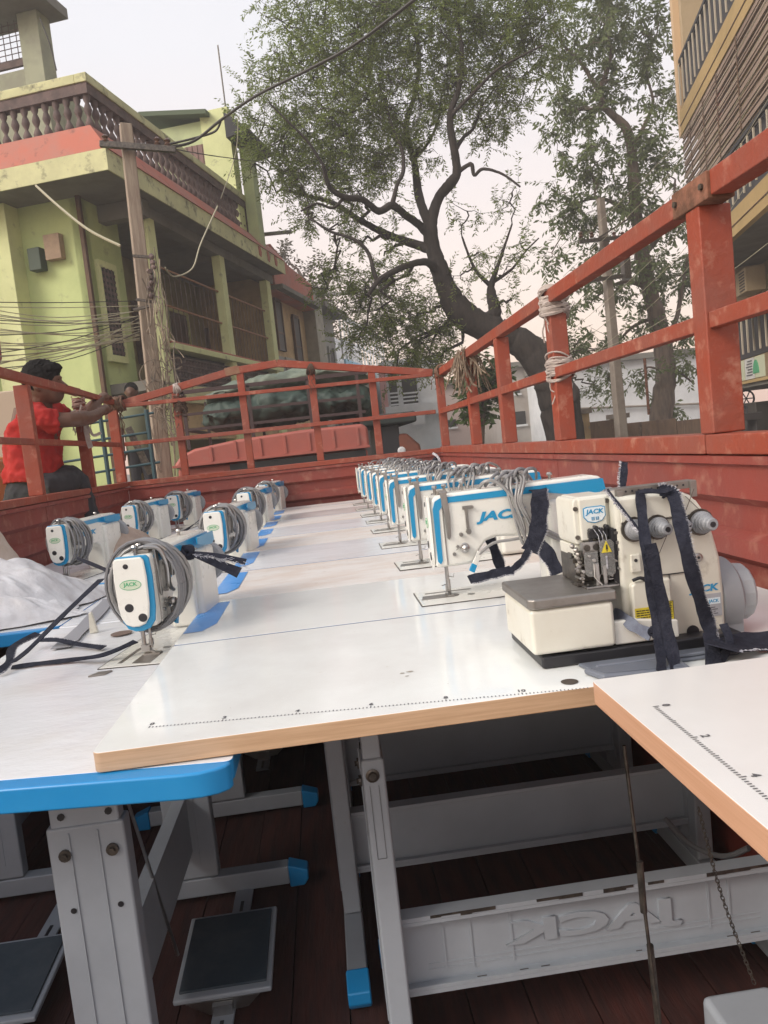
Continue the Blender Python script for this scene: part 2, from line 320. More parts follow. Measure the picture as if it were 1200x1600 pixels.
# ================================================================ SEWING TABLES
def tabletop(parent, x0, x1, y0, y1, z, edge, top, th=.028, r=.012, bevel_w=.0015, corner=None):
    rr = [r]*4; pts = []
    for (cx_, cy_, a0) in ((x1-r,y1-r,0),(x0+r,y1-r,90),(x0+r,y0+r,180),(x1-r,y0+r,270)):
        for k in range(5):
            a = math.radians(a0+22.5*k); pts.append((cx_+r*math.cos(a), cy_+r*math.sin(a)))
    g = G(); g.prism(pts, z-th, z, 'z'); g.mi = 0
    g.m = [1 if i != 1 else 0 for i in range(len(g.f))]
    return g.build('tabletop', [top, edge], parent, bevel=bevel_w)
def stand(root, long_axis, legs, z_top, cross, feetlen=.58, capz=.0, logo=False):
    """legs: list of (long coord, short centre, tapered?) ; long_axis 'x' or 'y'"""
    def P3(l, s, z): return (l, s, z) if long_axis == 'x' else (s, l, z)
    def bx(g, l0, l1, s0, s1, z0, z1):
        a = P3(l0, s0, z0); b = P3(l1, s1, z1)
        g.box(min(a[0],b[0]), max(a[0],b[0]), min(a[1],b[1]), max(a[1],b[1]), z0, z1)
    L = [l for l, s in legs]
    for l, s in legs:
        g = G(); bx(g, l-.016, l+.016, s-.055, s+.055, z_top-.35, z_top); up = g.build('inner_leg', METL, root, bevel=.004)
        g = G(); bx(g, l-.020, l+.020, s-.062, s+.062, BED+.062, z_top-.125); ou = g.build('leg', METL, root, bevel=.005)
        g = G(); bx(g, l-.0225, l-.0205, s+.018, s+.021, BED+.1, z_top-.135); bx(g, l-.0225, l-.0205, s-.028, s-.025, BED+.1, z_top-.135)
        g.build('press_line', METL, ou)
        for dz in (.17,):
            for ds in (-.035, .040):
                g = G(); a = P3(l-.0215, s+ds, z_top-dz); b = P3(l-.026, s+ds, z_top-dz); g.cyl(a, b, .010, n=12)
                a2 = P3(l-.030, s+ds, z_top-dz); g.cyl(b, a2, .005, n=6); g.build('bolt', DARKM, ou)
        g = G()
        for ds in (-.035, .040): g.cyl(P3(l-.0212, s+ds, z_top-.265), P3(l-.0215, s+ds, z_top-.265), .005, n=10)
        for ds in (-.035, .040): g.cyl(P3(l-.0165, s+ds, z_top-.108), P3(l-.019, s+ds, z_top-.108), .006, n=8)
        g.build('bolt_hole', BLACK, ou)
        h = feetlen/2
        g = G(); bx(g, l-.021, l+.021, s-h+.05, s+h-.05, BED+.012, BED+.06); ft = g.build('foot', METL, root, bevel=.004)
        for sg in (-1, 1):
            c0 = s+sg*(h-.05); c1 = s+sg*h; pr = [(c0,BED+.004),(c1-sg*.012,BED+.004),(c1,BED+.02),(c1,BED+.045),(c0,BED+.064)]
            g = G(); g.prism(pr, l-.0235, l+.0235, 'x' if long_axis == 'x' else 'y'); g.build('foot_cap', BLUE, ft, bevel=.004)
    if cross:
        s = legs[0][1]; a, b = min(L)+.02, max(L)-.02
        g = G(); bx(g, a, b, s-.004, s+.004, BED+.145, BED+.275)
        bx(g, a, b, s-.028, s+.004, BED+.137, BED+.145); bx(g, a, b, s-.028, s+.004, BED+.275, BED+.283)
        bx(g, a, b, s-.028, s-.024, BED+.1455, BED+.152); bx(g, a, b, s-.028, s-.024, BED+.268, BED+.2745)
        cb = g.build('crossbeam', METL, root)
        if logo:
            me = text_mesh('JACK', .056, ext=.003, mirror=True, mat=METL, bold=.0022, sx=2.4)
            piece('embossed_lettering', me, cb, (.40, s-.0062, BED+.210), (math.pi/2, 0, 0))
            g = G()
            for x_ in (.12,.17,.245,.62,.66): bx(g, x_, x_+.004, s-.006, s-.0042, BED+.16, BED+.26)
            for z_ in (.165,.175,.25): bx(g, .09, .72, s-.0055, s-.0042, BED+z_, BED+z_+.0025)
            g.build('pressed_rib', METL, cb)
            g = G(); rg = random.Random(3); x_ = .10
            while x_ < .72:
                w_ = rg.uniform(.01,.05)
                if rg.random() < .6: bx(g, x_, x_+w_, s-.0292, s-.0283, BED+.283-rg.uniform(.003,.007), BED+.2835)
                if rg.random() < .35: bx(g, x_, x_+w_*.4, s-.024, s-.015, BED+.1452, BED+.1475)
                x_ += w_
            g.build('chipped_paint', DARKM, cb)['kind'] = 'stuff'
def pedal(root, cx_, y0, y1, z0, z1):
    g = G(); g.bar((cx_,y0,z0),(cx_,y1,z1),.20,.012); fr = g.build('pedal_frame', METL, root, bevel=.004)
    g = G(); k = .06; g.bar((cx_,y0+(y1-y0)*k,z0+(z1-z0)*k+.009),(cx_,y1-(y1-y0)*k,z1-(z1-z0)*k+.009),.178,.006); g.build('rubber_pad', RUB, fr, bevel=.002)
    g = G(); g.prism([(cx_-.075,z0-.005),(cx_+.075,z0-.005),(cx_+.05,z0-.028),(cx_-.03,z0-.034)], y0, y0+.01, 'y'); g.box(cx_-.02,cx_+.02,y0-.015,y0-.002,z0-.055,z0-.008)
    g.cyl((cx_,y0-.02,z0-.04),(cx_,y0-.015,z0-.04),.009,n=8); g.build('bracket', STEEL, fr)
    g = G(); g.box(cx_-.022,cx_+.022,y0-.10,y1+.30,BED+.010,BED+.016); g.build('mounting_strip', METL, fr)
    g = G(); g.box(cx_-.004,cx_+.004,y1+.05,y1+.13,BED+.0165,BED+.0175); g.box(cx_-.004,cx_+.004,y0-.09,y0-.03,BED+.0165,BED+.0175); g.build('slot', BLACK, fr)['kind'] = 'stuff'
# ---- front overlocker table
ft = thing('sewing_table', 'white glossy table with beech edge and printed ruler marks, front right under the overlocker', 'sewing table', (0,0,0), 0, 'white sewing tables packed on the lorry')
ft_top = tabletop(ft, -.352, .86, 1.035, 1.612, T, BEECH, LAM)
stand(ft, 'x', [(.028,1.32),(.80,1.32)], T-.03, True, logo=True)
xl_ = .028; yl_ = 1.32-.0625
g = G(); g.lathe([(.011,0),(.012,.0015),(.008,.003),(.006,.006)], (xl_-.002,yl_,T-.182), (0,-1,0), 16); g.build('bolt', DARKM, ft)
g = G(); z0_, z1_ = T-.33, T-.20
g.box(xl_-.009,xl_-.0083,yl_-.0006,yl_,z0_,z1_); g.box(xl_+.0063,xl_+.007,yl_-.0006,yl_,z0_,z1_); g.box(xl_-.0083,xl_+.0063,yl_-.0006,yl_,z0_,z0_+.0007); g.build('slot_outline', DARKM, ft)
def ruler(par, org, ux, uy, n, step, z, lab=True):
    g = G(); org = Vector(org); ux = Vector(ux); uy = Vector(uy)
    for i in range(n):
        L = .0075 if i % 20 == 0 else (.006 if i % 10 == 0 else .0045)
        p = org+ux*step*i; a = p-ux*.0008; b = p+ux*.0008
        g.add([a, b, b+uy*L, a+uy*L], [(0,1,2,3)])
    g.build('ruler_marks', INK, par)
    k = 0
    for i in range(0, n, 20):
        m_ = text_mesh(str((i//20)*2) if lab else '', .013, ext=0, mat=INK, bold=.0004)
        o = piece('ruler_number', m_, par, org+ux*step*i+uy*.0155, (0,0,math.atan2(ux.y, ux.x)))
pa = onz(232,1137,T+.0006); pb = onz(925,1075,T+.0006)
ux = (pb-pa).normalized(); uy = Vector((-ux.y, ux.x, 0)); ruler(ft_top, pa, ux, uy, 118, (pb-pa).length/118, T)
# chips and specks printed in the laminate
g = G()
for (px, py, r) in ((628,1052,.004),(641,1049,.005),(636,1056,.003),(295,1062,.0012),(700,1068,.001),(360,1106,.001)):
    c = onz(px, py, T+.0005); n = 7; g.add([c+Vector((r*1.4*math.cos(a)*random.uniform(.5,1.1), r*math.sin(a)*random.uniform(.4,1), 0)) for a in [2*math.pi*j/n for j in range(n)]], [tuple(range(n))])
g.build('chipped_spot', mat('exposed_chipboard',(0.33,0.30,0.25),.9), ft_top)
g = G(); c = onz(890,1066,T); g.lathe([(.011,0),(.0125,.001),(.009,.0016)], c+Vector((0,0,.0002)), n=20); g.build('cable_grommet', mat('brown_grommet',(0.06,0.045,0.035),.5), ft_top)
g = G(); c = onz(1152,1043,T); g.lathe([(.011,0),(.0125,.001),(.009,.0016)], c+Vector((0,0,.0002)), n=20); g.build('cable_grommet', bpy.data.materials['brown_grommet'], ft_top)
# ---- nearest table at lower right, long side running towards us
nt_ = thing('sewing_table', 'white table with orange beech edge overlapping the lower right corner', 'sewing table', (0,0,0), 0, 'white sewing tables packed on the lorry')
PEACH = mat('peach_beech_edging', (0.66,0.39,0.25), 0.5, col2=(0.59,0.33,0.20), scale=5, stretch=(8,1,60), bump=0.03)
n_top = tabletop(nt_, .322, .90, -.30, .975, T+.031, PEACH, mat('matt_white_laminate', (0.74,0.73,0.71), 0.3, col2=(0.68,0.66,0.63), scale=3, col3=(0.5,0.47,0.42), scale3=70, mix3=(0.72,0.78), bump=.02), th=.030)
pa = onz(1020,1104,T+.0317); pb = onz(1200,1252,T+.0317); ux = (pb-pa).normalized(); uy = Vector((-ux.y,ux.x,0))
ruler(n_top, pa, ux, uy, 60, (pb-pa).length*1.0/50, T)
stand(nt_, 'y', [(-.2,.62)], T, False)
# ---- right hand row of lockstitch tables
ys = [1.617+.5*i-(0.03*max(0,i-3)) for i in range(9)]; ys = [1.617,2.085,2.60,3.12,3.60,4.05,4.45,4.88,5.30,5.52]
tab_desc = ['carrying the nearest blue-striped machine', 'carrying the second blue-striped machine', 'carrying the third blue-striped machine', 'carrying the fourth blue-striped machine', 'carrying the fifth blue-striped machine', 'carrying the sixth blue-striped machine', 'carrying the seventh blue-striped machine', 'carrying the last blue-striped machine', 'without a machine against the headboard']
tops = [LAM, DUSTY, LAM2, DUSTY, LAM2, DUSTY, LAM, DUSTY, DUSTY]
for i in range(9):
    r = thing('sewing_table', 'white table of the right row '+tab_desc[i], 'sewing table', (0,0,0), 0, 'white sewing tables packed on the lorry')
    tp = tabletop(r, -.352, .86, ys[i]+.003, ys[i+1]-.003, T-.001*(i%2), mat('pale_blue_edging',(0.25,0.30,0.42),.4) if i == 0 else bpy.data.materials['pale_blue_edging'], tops[i])
    z = T+.0007
    y0, y1 = ys[i]+.10, ys[i]+ (ys[i+1]-ys[i])*.93
    if y1-y0 > .05:
        g = G(); g.add([(-.349,y0,z),(-.308,y0+.005,z),(-.283,y0+.07,z),(-.283,y1,z),(-.349,y1,z)], [(0,1,2,3,4)]); g.build('blue_corner_print', BLUEP, tp)
    if i < 4: stand(r, 'x', [(-.045,ys[i]+.13),(.80,ys[i]+.13)], T-.03, True, feetlen=.60)
# ---- left hand tables, long side running along the lorry
LT = T-.030
def left_table(x0, x1, y0, y1, label, cx_, z=LT, skew=0.0, em=None):
    r = thing('sewing_table', label, 'sewing table', (0,0,0), 0, 'white sewing tables packed on the lorry')
    tp = tabletop(r, x0, x1, y0+.035, y1-.003, z, BLUE, LAM2)
    def shear(o):
        for v in o.data.vertices: v.co.y += skew*(x1-v.co.x)*max(0, min(1, (y1-v.co.y)/(y1-y0)))
    shear(tp)
    # thick blue moulded front edge with rounded ends
    R = .055; pts = [(x0,y0+.034),(x0,y0+.012),(x0+.02,y0)]
    pts += [(x1-R*1.2,y0)] + [(x1-R*1.2+R*1.2*math.sin(a),y0+.034*(1-math.cos(a))) for a in (.4,.8,1.2,1.57)]
    g = G(); g.prism(pts, z-.035, z+.0005, 'z'); shear(g.build('edge_moulding', em or BLUE, tp, bevel=.004, seg=3))
    dy = .3 if (y0 == 2.13 and x0 < -1) else 0
    stand(r, 'y', [(y0+.265-dy,cx_),(y0+.97-dy*1.3,cx_)], z-.03, True)
    return r, tp
la, la_top = left_table(-.80, -.165, .985, 2.125, 'left front table with thick bright blue edge, under the nearest left machine', -.445, skew=.14)
pedal(la, -.322, 1.50, 1.75, 1.195, 1.215)
g = G(); g.cyl((-.47,1.45,1.84),(-.43,1.62,1.22),.0035,n=8); g.build('treadle_rod', STEEL, la)
lb, lb_top = left_table(-.765, -.165, 2.13, 3.44, 'left middle table under the second machine of the inner left row', -.42, em=LAM2)
pedal(lb, -.335, 2.80, 3.0, 1.20, 1.235)
lc, _ = left_table(-.765, -.165, 3.445, 4.55, 'left table under the third machine of the inner left row', -.42, em=LAM2)
ld, _ = left_table(-.765, -.165, 4.555, 5.50, 'left far table under the last machine of the inner left row', -.42, em=LAM2)
le, _ = left_table(-1.365, -.769, 2.13, 2.90, 'outer left table with blue edge beneath the white sack', -.99)
pedal(le, -.80, 1.52, 1.77, 1.195, 1.215)
lf, _ = left_table(-1.365, -.77, 2.905, 4.08, 'outer left table under the machine beside the white sack', -1.0)
lg, _ = left_table(-1.365, -.77, 4.085, 5.50, 'outer left far table beside the headboard corner', -1.0)
# treadle rod, chain and small control box at lower right
g = G(); a = ony(975,1165,1.22); b = ony(1003,1390,1.20); c = ony(1030,1600,1.17)
g.tube([a,b,c],.0032,8); g.tube([b-Vector((0,0,.04)),b+Vector((0,0,.05))],.006,8); 
g.tube([b+Vector((.006,0,-.10)),b+Vector((.010,0,-.26))],.006,8)
g.build('treadle_rod', DARKM, ft)
g = G(); a = ony(1092,1265,1.15); b = ony(1128,1400,1.15); c = ony(1180,1540,1.12); L = smoothpts([a,b,c], 16)
acc = 0; pts = []; d_ = .0075
path = []; 
for p, q in zip(L[:-1], L[1:]):
    s_ = (q-p).length; 
    while acc < s_: path.append(p+(q-p)*(acc/s_)); acc += d_
    acc -= s_
for i, p in enumerate(path):
    q = path[min(i+1,len(path)-1)]; d = (q-path[max(i-1,0)]).normalized(); sd_ = d.orthogonal().normalized()
    if i % 2: sd_ = d.cross(sd_)
    g.tube([p+d*.0055*math.cos(t)+sd_*.003*math.sin(t) for t in [k*math.pi/3 for k in range(7)]], .0009, 4, cap=False)
g.build('treadle_chain', DARKM, ft)
g = G(); p = ony(1195,1640,1.10); g.box(p.x-.045,p.x+.08,p.y,p.y+.12,p.z-.06,p.z+.012); o = g.build('control_box', METL, ft, bevel=.012, seg=3)
g = G(); a = ony(1040,1280,1.7); b = ony(1080,1320,1.6); c = ony(1130,1338,1.5); d = ony(1170,1325,1.45); g.tube(smoothpts([a,b,c,d],6),.006,8); g.build('grey_hose', GREYC, ft)
# ================================================================ LOCKSTITCH MACHINES
def coil(g, c, ax, r, n, rng_, rad=.0045, sx=1.0, sz=1.0, spread=.05):
    ax = Vector(ax).normalized(); u = Vector((0,0,1)); v = ax.cross(u).normalized()
    for k in range(n):
        off = rng_.uniform(-spread, spread); rr = r*rng_.uniform(.86,1.06); ph = rng_.uniform(0,6.28); tl = rng_.uniform(-.35,.35); tl2 = rng_.uniform(-.3,.3)
        pts = []
        for j in range(25):
            a = 2*math.pi*j/24; p = Vector(c)+ax*(off+.25*rr*math.sin(a+ph)*tl)+u*rr*sz*math.sin(a)+v*rr*sx*math.cos(a)
            p += ax*(tl2*rr*math.cos(a)*.5); pts.append(p)
        g.tube(pts, rad, 6, cap=False)
HOSE = mat('clear_grey_hose', (0.27,0.265,0.26), .3, coat=.3)
def lockstitch(name, label, group, variant):
    m = thing(name, label, 'sewing machine', (0,0,0), 0, group)
    rg = random.Random(5+variant)
    # casting: head, arm and column in one body
    P = [(-.034,.082),(-.034,.225),(-.030,.242),(-.018,.252),(.0,.256),(.40,.262),(.428,.256),(.436,.235),(.437,.02),(.43,.001),(.262,.001),(.26,.09),(.248,.118),(.22,.132),(.13,.138),(.105,.130),(.088,.112),(.070,.084),(.058,.079),(-.025,.078)]
    g = G(); g.prism(P, -.037, .037, 'y'); body = g.build('body', WHITE, m, bevel=.009, seg=3)
    g = G(); g.box(.275,.43,-.052,.055,.002,.215); g.build('column_cover', WHITE, body, bevel=.014, seg=3)
    # front stripe (blue) running down the head and along the arm
    S = [(.0,.229),(.0,.2475),(.24,.2505),(.30,.2510),(.425,.252),(.430,.215),(.405,.200),(.36,.205),(.30,.222),(.24,.231)] if variant else [(-.027,.095),(-.027,.222),(-.020,.240),(-.004,.2475),(.24,.2505),(.30,.2510),(.425,.252),(.430,.232),(.36,.228),(.30,.232),(.24,.234),(.02,.234),(.0,.229),(-.011,.217),(-.013,.16),(-.014,.095),(-.020,.087)]
    g = G(); g.prism(S, -.0395, -.0368, 'y'); g.build('blue_stripe', MBLUE, body)
    g = G(); g.prism([(.275,.2505),(.425,.252),(.430,.226),(.405,.216),(.36,.218),(.275,.232)], -.0555,-.052, 'y'); g.build('blue_stripe', MBLUE, body)
    # face plate : shield with blue rim
    def shield(s, dz=0):
        pts = []
        for y, z in ((-.040,.245),(-.043,.20),(-.041,.13),(-.036,.096),(-.024,.079),(-.008,.073),(.010,.073),(.026,.080),(.036,.098),(.041,.13),(.043,.20),(.040,.245),(.034,.253),(-.034,.253)):
            pts.append((y*s, .163+(z-.163)*s+dz))
        return pts
    g = G(); g.prism(shield(1.02), -.043 if variant else -.0365, -.034, 'x'); rim = g.build('face_rim', MBLUE if variant else WHITE, m, bevel=.003)
    g = G(); sh = [(y*.88+.004, .168+(z-.163)*.93) for y, z in shield(1.0)]; g.prism(sh, -.052, -.0435, 'x'); fp = g.build('face_plate', WHITE, m, bevel=.005, seg=3)
    fo = 0 if variant else .012
    fp.location.x = fo
    for y, z, r in ((.010,.232,.0062),(.014,.132,.0104),(-.014,.106,.0104)):
        g = G(); g.lathe([(r,0),(r*.9,.0014),(r*.5,.0018)], (-.052,y,z), (-1,0,0), 16); g.build('rubber_plug', BLACK, fp)
    g = G(); g.prism([(.004+.026*math.cos(a)*(1 if abs(math.cos(a))<.8 else .96), .187+.0125*math.sin(a)) for a in [k*math.pi/10 for k in range(20)]], -.0527,-.0519,'x'); stk = g.build('oval_sticker', GREENP, fp)
    g = G(); g.prism([(.004+.0240*math.cos(a), .187+.0108*math.sin(a)) for a in [k*math.pi/10 for k in range(20)]], -.0531,-.0526,'x'); g.build('sticker_field', STICK, stk)
    me = text_mesh('JACK', .0125, ext=.0002, mat=GREENP, bold=.0003, sx=1.05)
    o = piece('sticker_lettering', me, stk, (-.0533,.004,.1885), (math.pi/2,0,-math.pi/2))
    # lettering on arm
    me = text_mesh('JACK', .029, ext=.0004, shear=.25, mat=MBLUE, bold=.0014, sx=1.75)
    piece('arm_lettering', me, body, (.150,-.0384,.190), (math.pi/2,0,0))
    # take up guard, needle bar, presser bar, foot
    g = G(); g.prism([(-.006,.262),(.012,.262),(.016,.20),(.013,.150),(.007,.144),(.003,.150),(.002,.20)], -.044,-.0395, 'y'); g.build('take_up_guard', STEEL, m, bevel=.0015)
    g = G(); g.cyl((0,-.005,.020),(0,-.005,.090),.0035,n=8); g.cyl((0,-.005,.002),(0,-.005,.022),.001,n=6); g.cyl((0,-.005,.026),(0,-.005,.042),.0055,n=8); g.build('needle_bar', STEEL, m)
    g = G(); g.cyl((0,.012,.018),(0,.012,.090),.0048,n=8); g.box(-.006,.006,-.002,.018,.012,.028); g.box(-.009,.009,-.024,.014,.003,.007); g.bar((0,-.012,.006),(0,.008,.018),.007,.004)
    g.cyl((-.006,.002,.030),(-.018,.0,.028),.0012,n=6); g.tube([(.004,-.004,.05),(.014,-.012,.048),(.016,-.014,.058)],.001,5); g.build('presser_foot', STEEL, m)
    g = G(); g.cyl((-.002,-.0385,.082),(-.002,-.0385,.240),.0016,n=6); g.build('thread_line', STEEL, body)
    # tension post and guides
    g = G(); g.lathe([(.004,0),(.012,.004),(.013,.008),(.009,.010),(.011,.016),(.0095,.022),(.004,.026)], (.046,-.037,.121),(0,-1,0),16); 
    g.tube([(.025,-.040,.118),(.03,-.052,.124),(.04,-.053,.132)],.0014,5); g.build('tension_disc', STEEL, m)
    g = G(); g.box(.050,.074,-.045,-.038,.214,.222); g.box(.056,.063,-.046,-.038,.168,.216); g.cyl((.060,-.038,.160),(.060,-.050,.160),.007,n=10); g.cyl((.040,-.038,.154),(.040,-.047,.154),.005,n=10); g.cyl((.075,-.038,.218),(.075,-.048,.218),.004,n=8); g.build('thread_guide', STEEL, m)
    g = G(); g.cyl((.018,-.038,.108),(.018,-.042,.108),.0048,n=10); g.cyl((.028,-.038,.126),(.028,-.046,.126),.004,n=8); g.build('screw', STEEL, m)
    g = G(); g.bar((.085,-.045,.108),(.066,-.048,.078),.014,.006,(0,1,0)); g.build('reverse_lever', WHITE, m, bevel=.002); g = G(); g.bar((.0665,-.0485,.0795),(.057,-.049,.062),.0155,.008,(0,1,0)); g.build('lever_tip', MBLUE, m, bevel=.002)
    # pins on top, dial, oil window
    for x, h in ((-.012,.018),(.014,.020),(.062,.026),(.30,.02)):
        g = G(); g.tube([(x,0,.252),(x,0,.258+h*.6),(x,0,.2585+h*.6),(x,0,.262+h*.6),(x,0,.266+h*.6)],[.004,.004,.007,.008,.006],8); g.build('top_thread_post', STEEL, m)
    g = G(); g.box(-.010,.016,-.030,-.002,.255,.264); g.build('lift_cover', mat_tan, m, bevel=.002)
    # hand wheel
    g = G(); g.lathe([(.018,0),(.062,.003),(.067,.010),(.067,.024),(.058,.030),(.020,.032)], (.438,-.006,.158),(1,0,0),24); hw = g.build('handwheel', GREY, m, smooth=35)
    g = G(); g.lathe([(.034,0),(.034,.004),(.028,.006)], (.470,0,.165),(1,0,0),20); g.build('handwheel_cap', MBLUE, hw, smooth=35)
    g = G(); g.box(.30,.425,.056,.10,.03,.19); g.build('motor_box', GREY, m, bevel=.012)
    # bed flush with the table
    g = G(); g.box(-.085,.262,-.088,.088,-.006,.0022); bd = g.build('bed_plate', WHITE, m, bevel=.002)
    g = G(); g.box(-.0875,-.0855,-.090,.090,-.004,.0012); g.box(-.0855,.262,-.0905,-.0885,-.004,.0012); g.box(-.0855,.262,.0885,.0905,-.004,.0012); g.build('bed_gap', DARKM, m)
    g = G(); g.prism([(-.078,-.026),(.010,-.026),(.020,-.020),(.026,-.006),(.020,.012),(.010,.018),(-.070,.018)], .0024,.0032,'z'); g.build('slide_plate', PLATE, bd)
    g = G(); g.prism([(-.06,.045),(.06,.045),(.07,.05),(.06,.055),(-.06,.055)], .0024,.0030,'z'); g.build('slide_plate', PLATE, bd)
    g = G(); g.lathe([(.010,0),(.010,.0007)], (.055,-.02,.0024), n=14); g.build('bed_screw', STEEL, bd)
    # power cable and oil hose tied round the arm
    if variant == 0:      # right row : hanging loops in the middle of the arm
        g = G()
        for k in range(4):
            x = .170+.028*rg.random(); w_ = rg.uniform(.015,.032); top = .262+rg.uniform(.0,.016)
            pts = [(x-w_*.3,-.030,top),(x-w_*.6,-.050,top-.03),(x-w_*.1,-.058,.18),(x+w_*.6,-.055,.125+rg.uniform(-.02,.012)),(x+w_*1.0,-.053,.118),(x+w_*1.1,-.058,.16),(x+w_*.2,-.062,.22),(x+w_*.9,-.045,top-.004),(x+w_*.7,.0,top+.004),(x-w_*.3,-.030,top)]
            g.tube(smoothpts(pts,4), .0036, 6)
        g.tube(smoothpts([(.10,-.02,.258),(.12,-.035,.275),(.15,-.045,.268),(.19,-.055,.22),(.21,-.055,.18)],5),.0048,6)
        g.tube(smoothpts([(.08,-.045,.10),(.12,-.05,.125),(.17,-.05,.128),(.20,-.05,.13)],5),.004,6)
        g.tube(smoothpts([(.25,-.05,.15),(.30,-.065,.12),(.36,-.08,.09),(.42,-.08,.06)],5),.005,6); g.tube(smoothpts([(.25,-.05,.14),(.31,-.07,.105),(.36,-.085,.07)],5),.005,6)
        g.build('power_cable', HOSE, m, smooth=60)
        g = G()
        for k in range(5): 
            x = .12+.025*k; g.tube(smoothpts([(x,-.02,.262),(x+.01,-.03,.285+rg.uniform(-.01,.01)),(x+.04,-.01,.29),(x+.05,.02,.265)],4), .0042, 6)
        g.build('cable_bundle', GREYC, m, smooth=60)
    else:                 # left rows : big coils just behind the face plate
        g = G(); coil(g, (.030,.0,.170), (1,-.08,.0), .108, 10, rg, .0040, .84, 1.04, .028); g.build('power_cable', GREYC, m, smooth=60)
        g = G(); coil(g, (.05,-.006,.172), (1,.1,.1), .098, 6, rg, .0050, .86, 1.02, .030); g.build('oil_hose', HOSE, m, smooth=60)
        g = G(); g.tube(smoothpts([(-.01,-.02,.27),(.0,-.05,.262),(.01,-.062,.22),(.02,-.058,.17),(.05,-.055,.15)],5),.0055,8)
        g.tube(smoothpts([(-.005,.0,.266),(.005,-.045,.272),(.02,-.066,.24),(.03,-.066,.19)],5),.0045,8); g.build('chrome_hose', STEEL, m, smooth=60)
    return m
mat_tan = mat('dusty_metal_cap', (0.30,0.27,0.24), .5, .5)
def place(mach, x, y, z, rz, label, group=None):
    mach.location = (x,y,z); mach.rotation_euler = (0,0,rz); mach['label'] = label
    if group: mach['group'] = group
def vary(o, i, pool):
    me = pool[i % len(pool)]
    for ch in o.children:
        if ch.name.startswith('power_cable'): ch.data = me
def mkR(sd):
    rg = random.Random(sd); g = G()
    for k in range(rg.choice([3,4,5])):
        x = rg.uniform(.12,.21); w_ = rg.uniform(.012,.045); top = .262+rg.uniform(.0,.02); lo = rg.uniform(.10,.15)
        pts = [(x-w_*.3,-.030,top),(x-w_*.6,-.050,top-.03),(x-w_*.1,-.058,.18),(x+w_*.6,-.055,lo),(x+w_*1.0,-.053,lo-.005),(x+w_*1.1,-.058,.16),(x+w_*.2,-.062,.22),(x+w_*.9,-.045,top-.004),(x+w_*.7,.0,top+.004),(x-w_*.3,-.030,top)]
        g.tube(smoothpts([Vector(p)+Vector((rg.uniform(-.006,.006),rg.uniform(-.004,.002),rg.uniform(-.005,.005))) for p in pts],4), rg.choice([.0034,.0042]), 6)
    for k in range(3): x = rg.uniform(.05,.25); g.tube(smoothpts([(x,-.02,.262),(x+.02,-.02,.285+rg.uniform(-.01,.02)),(x+.06,.01,.285),(x+.08,.02,.262)],5),.0040,6)
    return g.mesh('power_cable', HOSE, 60)
def mkL(sd):
    rg = random.Random(sd); g = G(); coil(g, (.030+rg.uniform(-.005,.02),rg.uniform(-.01,.01),.170), (1,rg.uniform(-.3,.2),rg.uniform(-.15,.15)), .100+rg.uniform(-.012,.008), rg.choice([6,8,9]), rg, .0040, .84, 1.0+rg.uniform(-.1,.06), .030)
    return g.mesh('power_cable', GREYC, 60)
coilR = [mkR(s) for s in (101,102,103,104)]; coilL = [mkL(s) for s in (201,202,203,204)]
protoR = lockstitch('sewing_machine', 'x', 'blue striped lockstitch machines of the right row', 0)
rn = ['nearest striped machine of the right row, broad dark strip tied round its arm', 'second striped machine from the front in the right row', 'third striped machine from the front in the right row', 'fourth striped machine from the front in the right row', 'fifth striped machine from the front in the right row', 'sixth striped machine from the front in the right row', 'seventh striped machine from the front in the right row', 'eighth and farthest striped machine of the right row by the headboard']
ry = [(.192,1.80),(.196,2.325),(.185,2.835),(.189,3.35),(.19,3.79),(.186,4.18),(.178,4.62),(.182,5.10)]
for i, (x, y) in enumerate(ry):
    o = protoR if i == 0 else copy_tree(protoR)
    if i: vary(o, i, coilR)
    o.scale = (.88,.90,.95); place(o, x+.072, y-.03, T+.001, math.radians([0,.6,-.8,.5,-1,.8,0,-.6][i]), rn[i])
protoL = lockstitch('sewing_machine', 'x', 'machines facing the camera on the left tables', 1)
def Lpos(px, py, y, z=.16):  # place by the centre of its face plate
    p = ony(px, py, y); return p.x, p.y
ll = [(214,918,1.64,82,'nearest left machine, coiled grey cable behind its shield-shaped face plate'),
      (338,822,2.86,81,'second machine of the inner left row, cables coiled over its arm'),
      (384,786,4.22,80,'third machine of the inner left row, close to the headboard'),
      (411,768,5.10,80,'fourth and smallest machine of the inner left row at the headboard'),
      (92,842,3.10,78,'outer left machine half hidden by the white sack'),
      (205,812,4.18,80,'second outer left machine beside the brown paper wrap'),
      (272,789,4.98,82,'third outer left machine near the corner of the headboard')]
for i, (px, py, y, a, lab) in enumerate(ll):
    o = protoL if i == 0 else copy_tree(protoL)
    x, yy = Lpos(px, py, y); place(o, x, yy+.04, LT+.001, math.radians(a), lab); o.scale = (.94,.94,.88)
    if i: vary(o, i, coilL)
